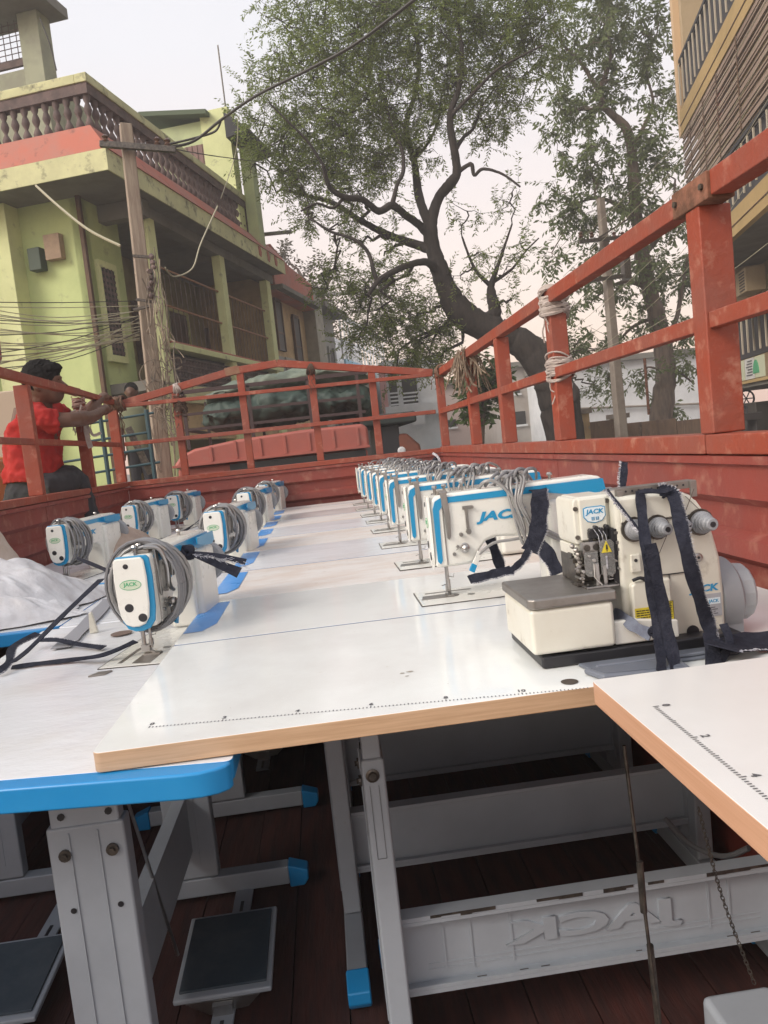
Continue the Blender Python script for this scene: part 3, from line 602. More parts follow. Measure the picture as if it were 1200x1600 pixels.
# ================================================================ OVERLOCKER
OX, OY, OZ = .290, 1.13, T
ov = thing('overlock_machine', 'cream overlock machine with steel table plate, grey knobs and dark straps, on the front table', 'sewing machine', (OX,OY,OZ))
g = G(); g.box(.012,.335,.006,.20,.001,.020); g.build('base_tray', BLACK, ov, bevel=.004)
g = G(); g.prism([(.075,-.045),(.30,-.045),(.30,.0),(.065,.0)], .0004,.006,'z'); g.box(.08,.30,-.042,-.036,.006,.012); g.build('front_tray', TRAY, ov, bevel=.003)
g = G(); g.prism([(.075,-.082),(.20,-.098),(.205,-.040),(.060,-.040)], .0006,.010,'z'); g.build('chip_tray', TRAY, ov, bevel=.004)
g = G(); g.prism([(.082,-.076),(.192,-.090),(.195,-.046),(.070,-.046)], .0101,.0106,'z'); g.build('painted_recess', mat('tray_dark', (0.12,0.135,0.17), .45), ov)  # flat sheet, not sunk; the recess shade is in its colour
g = G(); g.prism([(-.001,.002),(.131,.002),(.131,.17),(-.001,.17)], .024,.095,'z'); g.build('side_cover', CREAM, ov, bevel=.007, seg=3)
g = G(); g.prism([(.006,-.001),(.136,-.001),(.136,.174),(-.003,.174),(-.003,.008)], .0955,.1125,'z'); pl = g.build('table_plate', PLATE, ov, bevel=.004, seg=3)
# main casting
P = [(.158,.022),(.158,.250),(.262,.250),(.283,.240),(.300,.218),(.314,.180),(.324,.135),(.327,.07),(.325,.014),(.158,.014)]
g = G(); g.prism(P, .036, .165, 'y'); mb = g.build('body', CREAM, ov, bevel=.008, seg=3)
g = G(); g.prism([(.165,.209),(.302,.209),(.288,.231),(.268,.244),(.165,.246)], .0325,.036,'y'); g.build('top_cover', CREAM, mb, bevel=.002)
g = G(); g.box(.1655,.302,.0335,.0355,.2068,.2082); g.box(.190,.262,.0335,.0355,.118,.1195); g.box(.236,.2368,.0340,.0355,.03,.118); g.build('seam', BLACK, mb)
g = G(); g.prism([(.168,.030),(.168,.110),(.176,.116),(.232,.116),(.232,.030)], .020,.036,'y'); fc = g.build('front_cover', CREAM, ov, bevel=.004, seg=3)
g = G(); g.tube(smoothpts([(.170,.019,.119),(.182,.018,.122),(.192,.019,.116),(.196,.019,.112)],4),.003,6); g.build('cover_gap', BLACK, ov)
g = G(); g.prism([(.132,.022),(.132,.060),(.165,.060),(.236,.050),(.236,.022)], .012,.024,'y'); g.build('lower_cover', WHITE, ov, bevel=.003)
# upper left head
g = G(); g.box(.106,.162,.064,.15,.172,.254); hd = g.build('head', CREAM, ov, bevel=.006, seg=3)
g = G(); g.prism([(.101,.178),(.0985,.186),(.0985,.246),(.102,.252),(.112,.252),(.112,.176)], .0615,.15,'y'); sp_ = g.build('side_panel', CREAM, hd, bevel=.003)
g = G(); g.prism([(.101,.140),(.0990,.177),(.112,.175),(.112,.140)], .068,.15,'y'); g.build('side_panel', CREAM, hd, bevel=.003)
g = G(); g.box(.107,.152,.056,.0635,.184,.2515); pnl = g.build('name_panel', CREAM, hd, bevel=.003)
g = G()
bx_ = [(-.018,.0115),(-.012,.0135),(.012,.0135),(.018,.0115),(.018,-.003),(.012,-.0105),(0,-.0135),(-.012,-.0105),(-.018,-.003)]
bcx, bcz = .131, .2245
g.prism([(bcx+x,bcz+z) for x,z in bx_], .0548,.056,'y'); g.mi = 1; g.prism([(bcx+x*.92,bcz+z*.90) for x,z in bx_], .0540,.0547,'y'); bdg = g.build('badge', [MBLUE, BADGE], pnl)
me = text_mesh('JACK', .0100, ext=.0002, shear=.15, mat=MBLUE, bold=.0003, sx=1.2); piece('badge_lettering', me, bdg, (bcx,.0537,bcz+.005), (math.pi/2,0,0))
g = G()
for dx in (-.0055,.0015):
    x0 = bcx+dx; z0 = bcz-.0085
    for (a,b,c,d) in ((0,.0045,0,.0008),(0,.0045,.002,.0028),(0,.0045,.004,.0048),(0,.0008,0,.0055),(.0037,.0045,0,.0055)): g.box(x0+a,x0+b,.0535,.0539,z0+c,z0+d)
g.build('badge_characters', MBLUE, bdg)
for x, z in ((.1025,.236),(.1025,.190),(.155,.244)): g = G(); g.cyl((x,.062,z),(x,.059,z),.0038,n=10); g.build('screw', DARKM, hd)
# black clamps and needle mechanism
rgm = random.Random(77)
g = G()
for k, (x, z) in enumerate(((.121,.200),(.129,.204),(.138,.200),(.147,.204),(.155,.198))): g.cyl((x,.062,z),(x,.046,z),.0038,n=10); g.box(x-.003,x+.003,.05,.056,z-.018,z)
g.box(.117,.135,.048,.062,.188,.198); g.box(.150,.172,.040,.06,.158,.200); g.box(.150,.176,.042,.07,.108,.160); g.build('thread_clamp', BLACK, ov, bevel=.001)
g = G()
for k in range(60):
    x = rgm.uniform(.096,.170); z = rgm.uniform(.108,.168); y = rgm.uniform(.045,.085); a = rgm.uniform(.003,.011); b = rgm.uniform(.002,.008); g.box(x-a/2,x+a/2,y,y+.02,z-b/2,z+b/2)
g.box(.100,.168,.078,.15,.114,.175); g.build('needle_mechanism', DARKM, ov, bevel=.0008)
g = G(); g.box(.104,.135,.046,.060,.165,.183); 
for k in range(34):
    x = rgm.uniform(.092,.160); z = rgm.uniform(.112,.165)
    if k % 2: g.cyl((x,.060,z),(x,rgm.uniform(.036,.044),z),rgm.uniform(.0014,.0034),n=8)
    else: g.bar((x,.044,z),(x+rgm.uniform(-.012,.012),.042,z+rgm.uniform(-.012,.004)),.0028,.0022)
g.tube([(.118,.04,.150),(.116,.034,.128),(.126,.030,.1155)],.0015,6); g.box(.098,.150,.022,.060,.1130,.1160); g.box(.118,.124,.034,.048,.114,.150); g.box(.130,.136,.034,.048,.116,.145)
g.build('presser_foot', STEEL, ov, bevel=.0008)
g = G()
for k in range(9):
    a = k/8; x = .094+.012*a; z = .178-.055*a; g.lathe([(.0035,0),(.0045,.003),(.002,.007)], (x+rgm.uniform(-.004,.004),.060,z), (rgm.uniform(-.5,.5),-1,0), 8)
g.build('lint_covered_screws', PLATE, ov)
g = G()
for x in (.111,.126): g.cyl((x,.0455,.174),(x,.0435,.174),.0052,n=14)
g.build('screw', DARKM, ov)
SMOKE = mat('smoky_clear_plastic', (0.55,0.55,0.54), .2, trans=.75)
g = G(); g.prism([(.103,.168),(.103,.134),(.108,.129),(.120,.129),(.125,.134),(.125,.168)], .0385,.0400,'y'); g.build('finger_guard', SMOKE, ov)
g = G(); g.prism([(.128,.180),(.128,.133),(.132,.128),(.147,.128),(.151,.133),(.151,.180),(.147,.185),(.132,.185)], .0350,.0368,'y'); gd = g.build('finger_guard', SMOKE, ov, bevel=.0006)
g = G(); g.prism([(.130,.1655),(.1465,.1655),(.1385,.184)], .0340,.0348,'y'); wt = g.build('warning_triangle', YEL, gd)
g = G(); g.prism([(.1370,.170),(.1405,.170),(.1396,.178),(.1378,.178)], .0335,.0340,'y'); g.box(.1380,.1395,.0335,.0340,.1672,.1688); g.build('warning_mark', BLACK, wt)
g = G(); g.box(.136,.1385,.0335,.0345,.140,.160); g.build('scratch_mark', FRAY, gd)
g = G()
for x0, z0 in ((.125,.206),(.131,.208),(.137,.206)): g.tube([(x0,.055,z0),(x0+.004,.040,z0-.014),(x0+.005,.036,z0-.036)],.0006,5)
g.build('looper_thread', FRAY, ov)
for (x0,x1,z0,z1) in ((.154,.166,.192,.196),(.158,.170,.165,.169),(.156,.163,.176,.181)): g = G(); g.box(x0,x1,.0385,.0400,z0,z1); g.build('glint_stand_in', STEEL, ov)  # bright steel slips standing in for glints on the black clamp
# tension knobs
kn = G(); kn.lathe([(.015,0),(.0165,.004),(.0165,.009),(.0142,.011),(.0142,.015),(.0125,.016),(.0125,.021),(.011,.022),(.0105,.028),(.009,.030),(.009,.036),(.0075,.038)], (0,0,0),(0,-1,0),24)
knm = kn.mesh('tension_knob', GREY, 30)
sc_ = G(); sc_.cyl((0,-.038,0),(0,-.0386,0),.0042,n=12); scm = sc_.mesh('knob_socket', BLACK)
bk = G(); bk.cyl((0,.004,0),(0,-.002,0),.020,n=16); bkm = bk.mesh('tension_backplate', DARKM)
for x, z, s_ in ((.184,.197,1.0),(.222,.196,1.0),(.263,.196,.66),(.292,.196,1.08)):
    o = piece('tension_knob', knm, ov, (x,.033,z), (0,0,0), (s_,s_,s_)); piece('knob_socket', scm, o); piece('tension_backplate', bkm, o)
for x, z, r in ((.285,.140,.0048),(.262,.220,.003)): g = G(); g.lathe([(r+.0025,0),(r+.0025,.002),(r,.003)], (x,.034,z),(0,-1,0),14); o_ = g.build('screw', STEEL, ov); g = G(); g.cyl((x,.0312,z),(x,.0306,z),r*.5,n=8); g.build('screw_hole', BLACK, o_)
g = G(); g.box(.174,.191,.0300,.0355,.128,.158); pp_ = g.build('slotted_plate', CREAM, ov, bevel=.003)
g = G(); g.cyl((.182,.0295,.148),(.182,.0290,.148),.0028,n=10); g.build('screw_hole', BLACK, pp_)
g = G(); g.lathe([(.010,0),(.010,.002)], (.268,.0345,.022),(0,-1,0),16); g.build('oil_window', BLACK, ov)
# labels
g = G(); g.prism([(.170,.050),(.170,.074),(.2315,.074),(.2315,.050)], .0188,.0196,'y'); g.prism([(.213,.032),(.2318,.032),(.2318,.080),(.213,.080)], .0182,.0188,'y'); wl = g.build('warning_label', YEL, fc)
g = G(); rg = random.Random(4)
for r_ in range(5):
    x = .172
    while x < .207: w_ = rg.uniform(.002,.006); g.box(x,x+w_,.0184,.0188,.054+r_*.0037,.0556+r_*.0037); x += w_+.001
for cx_ in (.218,.2268):
    for r_ in range(6):
        z0 = .036+r_*.0072; g.box(cx_-.0028,cx_+.0028,.0176,.0182,z0,z0+.0009); g.box(cx_-.0028,cx_+.0028,.0176,.0182,z0+.0045,z0+.0054); g.box(cx_-.0004,cx_+.0004,.0176,.0182,z0,z0+.0054); g.box(cx_-.0028,cx_-.002,.0176,.0182,z0+.001,z0+.004)
g.box(.2125,.2322,.0178,.0182,.0315,.0323); g.box(.2125,.2322,.0178,.0182,.0792,.080); g.box(.2125,.2133,.0178,.0182,.032,.080); g.box(.2314,.2322,.0178,.0182,.032,.080)
g.build('label_print', BLACK, wl)
me = text_mesh('JACK', .0150, ext=.0003, shear=.15, mat=MBLUE, bold=.0006, sx=1.3); piece('body_lettering', me, mb, (.292,.0355,.0885), (math.pi/2,0,0))
g = G(); g.box(.284,.319,.0345,.0357,.042,.079); npl = g.build('nameplate', PLINK, ov)
g = G(); g.box(.296,.317,.0338,.0344,.062,.072); g.build('nameplate_patch', BADGE, npl)
me = text_mesh('JACK', .007, ext=.0001, mat=MBLUE, bold=.0002); piece('nameplate_lettering', me, npl, (.306,.0336,.067), (math.pi/2,0,0))
g = G()
for r_ in range(4): g.box(.290,.312-.004*(r_%2),.0340,.0344,.046+r_*.0034,.0472+r_*.0034)
g.build('nameplate_print', INK, npl)
# thread guide rail on top
g = G(); g.box(.165,.298,.048,.052,.250,.262); g.box(.166,.176,.042,.048,.232,.258); g.box(.286,.296,.042,.048,.236,.262); g.box(.165,.298,.052,.076,.2605,.262)
g.build('thread_guide_rail', PLATE, ov, bevel=.001)
for i_ in range(10): g = G(); x = .182+i_*.0105; g.cyl((x,.0478,.256),(x,.0474,.256),.0018,n=8); g.build('guide_hole', BLACK, ov)
g = G()
for (a,b) in (((.215,.19),(.205,.14)),((.25,.235),(.262,.205)),((.24,.19),(.200,.118)),((.27,.24),(.296,.21)),((.205,.185),(.232,.07)),((.285,.25),(.262,.205))): g.tube([(a[0],.03,a[1]),(b[0],.028,b[1])],.0005,4)
g.tube([(.200,.011,.045),(.198,.010,.03),(.200,.011,.022)],.0004,4); g.build('looper_thread', DARKM, ov)
# motor and handwheel on the right end
g = G(); g.lathe([(.058,0),(.064,.004),(.064,.034),(.058,.040)], (.324,.10,.060),(1,0,0),40); g.box(.320,.362,.050,.16,.006,.09); g.build('belt_guard', GREY, ov, smooth=35)
g = G(); g.lathe([(.044,0),(.048,.003),(.048,.022),(.043,.028),(.018,.030)], (.366,.10,.062),(1,0,0),14); g.build('handwheel', mat('light_grey_plastic', (0.38,0.40,0.42), .4), ov, smooth=20, bevel=.003)
# ================================================================ CLOTH STRIPS, STRAPS
def strip(name, label, pts, wd, normals, group='dark cloth strips tying the machines', frayed=1, m_=NAVY, sub=6):
    S_ = smoothpts(pts, sub); k = len(S_)
    if isinstance(normals, list):
        nn = []
        for i in range(k):
            t = i/(k-1)*(len(normals)-1); a = int(min(t, len(normals)-2)); f = t-a; nn.append(Vector(normals[a]).lerp(Vector(normals[a+1]), f).normalized())
    else: nn = [Vector(normals)]*k
    rg = random.Random(len(name)+k+int(wd*1e4))
    ww = [wd*(1+.10*math.sin(i*.9+wd*300)+rg.uniform(-.05,.05)) for i in range(k)]
    g = G(); g.ribbon(S_, ww, nn, .0018); o = g.build(name, m_, smooth=50)
    if label: tag(o, label, 'cloth strip', group)
    if frayed:
        g = G()
        for i in range(k-1):
            d = (S_[i+1]-S_[i]); L = d.length; d.normalize(); a = d.cross(nn[i]).normalized()*frayed
            for j in range(5):
                p = S_[i]+d*L*(j/5)+a*ww[i]*.5; q = p+a*rg.uniform(.0005,.0032)+d*rg.uniform(-.003,.003)+nn[i]*rg.uniform(.0005,.0015); r_ = p-a*rg.uniform(.001,.0025)+nn[i]*.0012
                g.tube([r_, q], .0004, 3)
        g.build('frayed_edge', FRAY, o)
    return o
FC = (-.15,-1,.12)
def pj(px, py, y): return ony(px, py, y)
strip('cloth_strip', 'dark strip looped over the overlocker rail and falling to the left of the knobs', [pj(1000,768,1.17),pj(1003,800,1.145),pj(1010,860,1.10),pj(1019,930,1.10),pj(1030,1000,1.085),pj(1034,1050,1.03)], .0155, FC, frayed=0)
strip('cloth_strip', 'second dark strip hanging down the middle of the overlocker to its tray', [pj(1016,850,1.09),pj(1028,910,1.092),pj(1040,970,1.09),pj(1052,1030,1.06),pj(1056,1061,1.01)], .018, FC, frayed=0)
strip('cloth_strip', 'dark strip folded over the overlocker rail and running down to the right knot', [pj(1030,768,1.165),pj(1047,768,1.16),pj(1056,785,1.14),pj(1068,840,1.09),pj(1086,910,1.10),pj(1105,970,1.12),pj(1116,1005,1.10)], .021, FC, frayed=-1)
strip('cloth_strip', 'short dark strip sticking up behind the overlocker top', [pj(975,722,1.26),pj(973,750,1.25),pj(971,778,1.24)], .0135, FC)
strip('cloth_strip', 'dark strip lying along the overlocker rail', [pj(998,769,1.155),pj(1015,767,1.15),pj(1033,768,1.15),pj(1048,764,1.155)], .010, (0,-.6,.8), frayed=0)
strip('cloth_strip', 'dark and white braided cord crossing the overlocker head', [pj(948,765,1.17),pj(965,787,1.15),pj(985,812,1.13),pj(998,830,1.12)], .0055, FC, frayed=1)
# knot at right with tails
def knot(name, label, c, r, m_, n=7, cat='knot', seed=1, parent=None, squash=(1,1,1)):
    rg = random.Random(seed); g = G(); c = Vector(c)
    for k in range(n):
        a0 = rg.uniform(0,6.28); pts = []
        ax = Vector((rg.uniform(-1,1),rg.uniform(-1,1),rg.uniform(-1,1))).normalized(); u = ax.orthogonal().normalized(); v = ax.cross(u); rr = r*rg.uniform(.55,1)
        for j in range(9):
            a = a0+j*.6; q = (u*math.cos(a)+v*math.sin(a))*rr*rg.uniform(.85,1.1)
            pts.append(c+Vector((q.x*squash[0],q.y*squash[1],q.z*squash[2])))
        g.tube(smoothpts(pts,3), [r*.30*(1 if 0 < j < 24 else .5) for j in range(25)], 6)
    o = g.build(name, m_, parent, smooth=70)
    if label: tag(o, label, cat)
    return o
kc = pj(1119,1008,1.09)
kk = knot('cloth_knot', 'bunched black cloth knot at the lower right of the overlocker', kc, .012, NAVY, 9, seed=5, squash=(1.1,1,1.1))
g = G(); g.ribbon(smoothpts([pj(1106,990,1.10),pj(1112,1010,1.08),pj(1115,1035,1.06),pj(1117,1052,1.05)],4),[.016+.001*i for i in range(13)],Vector(FC),.002); g.build('knot_tail', NAVY, kk)
g = G(); g.ribbon(smoothpts([pj(1130,975,1.10),pj(1140,1000,1.08),pj(1134,1020,1.07),pj(1120,1040,1.06)],4),.012,Vector(FC),.002); g.build('knot_tail', NAVY, kk)
kp = knot('knot_core', None, pj(1138,1004,1.085), .004, FRAY, 5, seed=8, parent=kk)
strip('cloth_strip', 'wide dark strip stretched from the right knot to the frame edge', [onz(1128,1012,T+.03),onz(1150,1006,T+.018),onz(1185,1002,T+.012),onz(1235,996,T+.010)], .055, (0,-.25,1))
strip('cloth_strip', 'grey blue strip pulled from under the cream side cover to the black tie', [pj(958,958,1.19),pj(975,966,1.15),pj(993,980,1.125),pj(1018,992,1.10)], .018, FC, m_=mat('grey_blue_cloth', (0.16,0.18,0.23), .9, col2=(0.10,0.11,0.15), scale=40, bump=.3), frayed=0)
knot('cloth_knot', 'small black knot over the yellow label', pj(1020,988,1.10), .0075, NAVY, 7, seed=11)
strip('cloth_strip', 'thin dark strip tail below the small black knot', [pj(1030,1000,1.095),pj(1032,1030,1.085),pj(1034,1056,1.04)], .009, FC, frayed=0)
# strip round the nearest right machine
strip('cloth_strip', 'broad dark strip hanging over the arm of the nearest right machine', [pj(836,766,1.78),pj(843,768,1.70),pj(843,800,1.69),pj(840,830,1.69),pj(828,862,1.69)], .038, FC, frayed=-1)
strip('cloth_strip', 'dark strip twisting from the arm to the bed of the nearest right machine', [pj(827,858,1.69),pj(818,874,1.68),pj(806,886,1.67),pj(798,892,1.67)], .016, FC, frayed=-1)
strip('cloth_strip', 'loose dark strip end with white frayed edge beside the needle plate', [pj(800,891,1.67),pj(780,895,1.66),pj(760,900,1.65),pj(733,906,1.64)], .024, (0,-.7,.7), frayed=-1)
strip('cloth_strip', 'dark strip seen through the arm opening of the nearest right machine', [pj(766,842,1.84),pj(776,868,1.82),pj(784,893,1.80)], .024, FC, frayed=-1)
strip('cloth_strip', 'dark strip slanting from the arm of the nearest right machine towards the overlocker', [pj(843,850,1.69),pj(858,870,1.68),pj(872,897,1.67)], .032, FC, frayed=1)
knot('cloth_knot', 'dark knotted rag on top of the second right machine', pj(745,762,2.30), .024, NAVY, 9, seed=21, squash=(1.5,1,.9))
knot('cloth_knot', 'dark rag on top of the third right machine', pj(700,748,2.85), .018, NAVY, 7, seed=23, squash=(1.6,1,.7))
kb = knot('cloth_knot', 'dark rag with a white tail sticking up among the far right machines', pj(680,722,4.0), .020, NAVY, 7, seed=22, squash=(1,1,1.4))
g = G(); g.ribbon(smoothpts([pj(676,708,4.0),pj(684,714,3.98),pj(688,726,3.97),pj(684,738,3.96)],5),.012,(0,-1,0),.002); g.build('white_tail', FRAY, kb)
kb = knot('cloth_knot', 'dark rag standing up between the farthest right machines', pj(616,735,4.5), .016, NAVY, 6, seed=25, squash=(.7,1,1.8))
knot('cloth_knot', 'yellow cloth bit among the cables of the right machines', pj(650,742,3.6), .016, mat('dull_yellow_cloth', (0.45,0.36,0.08), .9), 5, seed=26, squash=(1.8,1,.5))
for i, (px, py, y, sd_) in enumerate(((760,748,2.45,31),(670,742,3.3,32),(640,744,3.7,33),(600,738,4.6,34),(790,755,2.2,35),(722,745,2.7,36))):
    g = G(); rg = random.Random(sd_); c = pj(px, py, y); 
    for k in range(6):
        a = rg.uniform(-.6,.6); pts = [c+Vector((rg.uniform(-.06,.0),0,-.01)), c+Vector((rg.uniform(-.03,.02),rg.uniform(-.02,.02),rg.uniform(.015,.035))), c+Vector((rg.uniform(.02,.06),rg.uniform(-.03,.03),rg.uniform(.01,.03))), c+Vector((rg.uniform(.05,.10),rg.uniform(-.03,.02),-.012))]
        g.tube(smoothpts(pts,5), .0050, 6)
    o = g.build('cable_loop', random.Random(sd_).choice([GREYC,HOSE]), smooth=60); tag(o, 'grey cable loops on top of the %s' % ['third machine of the right row','fourth machine of the right row','fifth machine of the right row','seventh machine of the right row','second machine of the right row, towards the wall','third right machine, next to its dark rag'][i], 'cable', 'loose cables on the right machines')
# strips round the nearest left machine
strip('cloth_strip', 'long dark strip from the left edge up to the nearest left machine', [pj(20,1035,1.52),pj(50,1010,1.60),pj(105,955,1.78),pj(158,905,1.95)], .017, (-.2,-.7,.7), frayed=0)
strip('cloth_strip', 'dark strip lying across the left table to the needle bars', [onz(18,1043,LT+.006),onz(60,1037,LT+.006),onz(120,1030,LT+.008),onz(165,1022,LT+.02),onz(212,1002,LT+.03)], .017, (0,-.3,1), frayed=0)
strip('cloth_strip', 'short folded dark strip with frayed white edge on the left table', [onz(62,1000,LT+.02),onz(90,1000,LT+.02),onz(120,1006,LT+.012),onz(162,1012,LT+.008)], .016, (0,-.3,1), frayed=-1)
strip('cloth_strip', 'dark strip bunched at the left edge of the photograph', [onz(-6,1052,LT+.01),onz(14,1035,LT+.02),onz(22,1010,LT+.03),onz(60,990,LT+.03)], .018, (.3,-.5,.8), frayed=1)
strip('cloth_strip', 'dark strip running from the white sack machine to the cable coil', [pj(120,872,2.9),pj(150,884,2.4),pj(178,896,1.9)], .012, FC, frayed=0)
kn_ = knot('cloth_knot', 'dark knot with two frayed tails on the arm of the nearest left machine', pj(292,863,1.86), .020, NAVY, 8, seed=41)
for pts, w_ in (([pj(300,863,1.85),pj(340,868,1.84),pj(384,878,1.83)],.016),([pj(302,866,1.85),pj(338,880,1.83),pj(374,895,1.82)],.028)):
    s_ = smoothpts(pts,5); g = G(); g.ribbon(s_, [w_*(.4+.6*i/(len(s_)-1)) for i in range(len(s_))], (-.1,-.7,.6), .002); g.build('knot_tail', NAVY, kn_)
g = G(); rg = random.Random(2)
for k in range(50):
    t = rg.random(); a = pj(300+84*t, 866+13*t+rg.uniform(-1,8)*t, 1.825); g.tube([a, a+Vector((rg.uniform(.004,.02),rg.uniform(-.01,.0),rg.uniform(-.008,.004)))], .0006, 3)
g.build('frayed_threads', FRAY, kn_)
strip('cloth_strip', 'dark strip stretched between the second left machine and its neighbour', [pj(280,835,2.7),pj(300,822,3.0),pj(322,803,3.3)], .016, FC, frayed=0)
strip('cloth_strip', 'grey felt strip lying in the gap between the left tables', [onz(95,1012,LT+.006),onz(140,970,LT+.006),onz(172,935,LT+.006)], .045, (0,0,1), m_=mat('grey_felt', (0.28,0.28,0.30), .95), frayed=0)
g = G(); a = onz(146,990,LT); g.prism([(a.x-.010,a.z),(a.x+.012,a.z),(a.x+.002,a.z+.055),(a.x-.006,a.z+.055)], a.y, a.y+.012, 'y'); tag(g.build('plastic_guard', CREAM, bevel=.003), 'small upright cream plastic finger left of the nearest left machine', 'guard')
g = G(); a = onz(190,990,LT+.003); g.lathe([(.026,0),(.026,.002)], a, n=24); tag(g.build('cable_hole_cover', mat('brown_cover',(0.16,0.11,0.09),.5)), 'flat brown round cover on the left table behind the needle bars', 'cover')
g = G(); a = onz(156,1052,LT+.003); g.prism([(a.x-.02,a.y-.012),(a.x+.012,a.y-.010),(a.x+.022,a.y+.012),(a.x-.006,a.y+.012)], LT+.0005, LT+.0035, 'z'); tag(g.build('metal_slide', PLATE), 'loose steel slide on the left table in front of the machine bed', 'metal plate')
# ================================================================ SACKS
def blob(name, label, cat, rows, m_, seed=0, amp=.03, group=None, ns=.22, fold=.18):
    """rows: list of rings (list of px,py,depth) lofted into a crumpled bag"""
    g = G(); n = len(rows[0]); vs = [Vector(p) for r in rows for p in r]; fs = []
    for i in range(len(rows)-1):
        for j in range(n): fs.append((i*n+j, i*n+(j+1)%n, (i+1)*n+(j+1)%n, (i+1)*n+j))
    fs.append(tuple(range(n-1,-1,-1))); fs.append(tuple((len(rows)-1)*n+j for j in range(n))); g.add(vs, fs)
    o = g.build(name, m_); tag(o, label, cat, group)
    s_ = o.modifiers.new('s', 'SUBSURF'); s_.levels = 4; s_.render_levels = 4
    tx = bpy.data.textures.new(name, 'CLOUDS'); tx.noise_scale = ns; tx.noise_depth = 1
    d = o.modifiers.new('d', 'DISPLACE'); d.texture = tx; d.strength = amp; d.mid_level = .5; d.texture_coords = 'GLOBAL'
    tx2 = bpy.data.textures.new(name+'_folds', 'MARBLE'); tx2.noise_scale = ns*.55; tx2.turbulence = 6
    d2 = o.modifiers.new('f', 'DISPLACE'); d2.texture = tx2; d2.strength = amp*fold; d2.mid_level = .5; d2.texture_coords = 'GLOBAL'
    for p in o.data.polygons: p.use_smooth = True
    return o
def ring(cx_, cy_, z, rx, ry, n=10, tilt=0, seed=0):
    rg = random.Random(seed); return [(cx_+rx*math.cos(2*math.pi*j/n)*rg.uniform(.9,1.1), cy_+ry*math.sin(2*math.pi*j/n)*rg.uniform(.9,1.1), z+tilt*math.cos(2*math.pi*j/n)) for j in range(n)]
SACK = mat('white_woven_sack', (0.70,0.70,0.72), .32, col2=(0.56,0.55,0.56), scale=10, bump=.35, bscale=25, detail=3)
SACK2 = mat('tan_paper', (0.42,0.32,0.26), .8, col2=(0.34,0.25,0.20), scale=14, bump=.4, bscale=30)
def sheet(name, label, cat, cx_, cy_, rx, ry, hfun, m_, seed, n=90):
    g = G(); vs = []; fs = []; rg = random.Random(seed)
    for i in range(n+1):
        for j in range(n+1):
            u = -1+2*i/n; v = -1+2*j/n; rr = math.sqrt(u*u+v*v); k = 1 if rr < 1e-6 else max(abs(u),abs(v))/rr
            a = u*k; b = v*k; r_ = math.sqrt(a*a+b*b); edge = 1+.16*noise.noise((a*1.6+seed,b*1.6,3.1))+.05*noise.noise((a*6,b*6,seed))
            x = cx_+a*rx*edge; y = cy_+b*ry*edge
            p = Vector((x*3.2+y*1.2,y*4.6,seed)); rid = 1-abs(noise.noise(p*1.1))*2.2; rid2 = 1-abs(noise.noise(p*2.9+Vector((4,2,1))))*2.2; rid3 = 1-abs(noise.noise(p*6.5+Vector((1,7,3))))*2
            f = max(0, 1-r_**3); z = LT+.004+hfun(a,b)*f+(.034*rid+.014*rid2+.005*rid3)*min(1,(1-r_)*4+.12)*(.4+.6*f)
            vs.append((x,y,max(LT+.003,z)))
    for i in range(n):
        for j in range(n): fs.append((i*(n+1)+j,(i+1)*(n+1)+j,(i+1)*(n+1)+j+1,i*(n+1)+j+1))
    m0 = len(vs); vs += [(x,y,LT+.001) for x,y,z in vs]; fs += [tuple(m0+q for q in reversed(f)) for f in fs]
    g.add(vs, fs); o = g.build(name, m_, smooth=60); tag(o, label, cat); return o
sheet('white_sack', 'crumpled white woven sack heaped on the left tables', 'sack', -1.16, 2.52, .42, .36, lambda a,b: .135*(1-.5*a*a)*(1-.3*(b+.2)**2), SACK, 3)
sheet('white_sack', 'flattened fold of white sack nearer the camera at the left edge', 'sack', -1.10, 2.29, .36, .11, lambda a,b: .05*(1-a*a*.6), SACK, 8)
blob('paper_bag', 'pointed tan paper bag standing behind the white sack', 'bag', [ring(-1.24,2.95,LT+.0,.10,.10,seed=5), ring(-1.24,2.95,LT+.12,.10,.09,seed=6), ring(-1.25,2.95,LT+.20,.055,.06,seed=7), ring(-1.24,2.95,LT+.26,.012,.02,seed=8)], mat('beige_plastic', (0.50,0.42,0.36), .5, col2=(0.42,0.34,0.28), scale=12, bump=.4, bscale=30), amp=.03)
blob('paper_wrap', 'crumpled brown paper lying between the outer left machines', 'paper', [ring(-.93,3.55,LT+.0,.14,.20,seed=9), ring(-.93,3.6,LT+.09,.13,.18,seed=10,tilt=-.03), ring(-.95,3.65,LT+.145,.07,.10,seed=11,tilt=-.03)], SACK2, amp=.045)
# ================================================================ GREEN HOUSE
TH = math.atan2(.285, .959); D = np.array([math.sin(TH), math.cos(TH), 0]); W = np.array([-math.cos(TH), math.sin(TH), 0])
O0 = np.array([-2.35, 10.79, 0.0])
def HM(o=O0): # local (u along street, w into house, z up)
    m = Matrix.Identity(4)
    for i in range(3): m[i][0] = D[i]; m[i][1] = W[i]; m[i][3] = o[i]
    return m
def HG(o=O0): g = G(); g.T = HM(o); return g
def hpx(px, py, w=0):  # pixel -> (u, z) on the plane w
    p = np.array(onp(px, py, O0+W*w, W)); d = p-O0; return d @ D, p[2]
GRN = mat('lime_green_wall', (0.60,0.68,0.31), .85, col2=(0.50,0.58,0.26), scale=1.2, mix=(.4,.65), col3=(0.30,0.33,0.19), scale3=4, mix3=(.6,.8), bump=.1)
GRNY = mat('yellow_green_column', (0.74,0.77,0.41), .85, col2=(0.64,0.67,0.34), scale=2, col3=(0.28,0.28,0.17), scale3=5, mix3=(.6,.8), bump=.1)
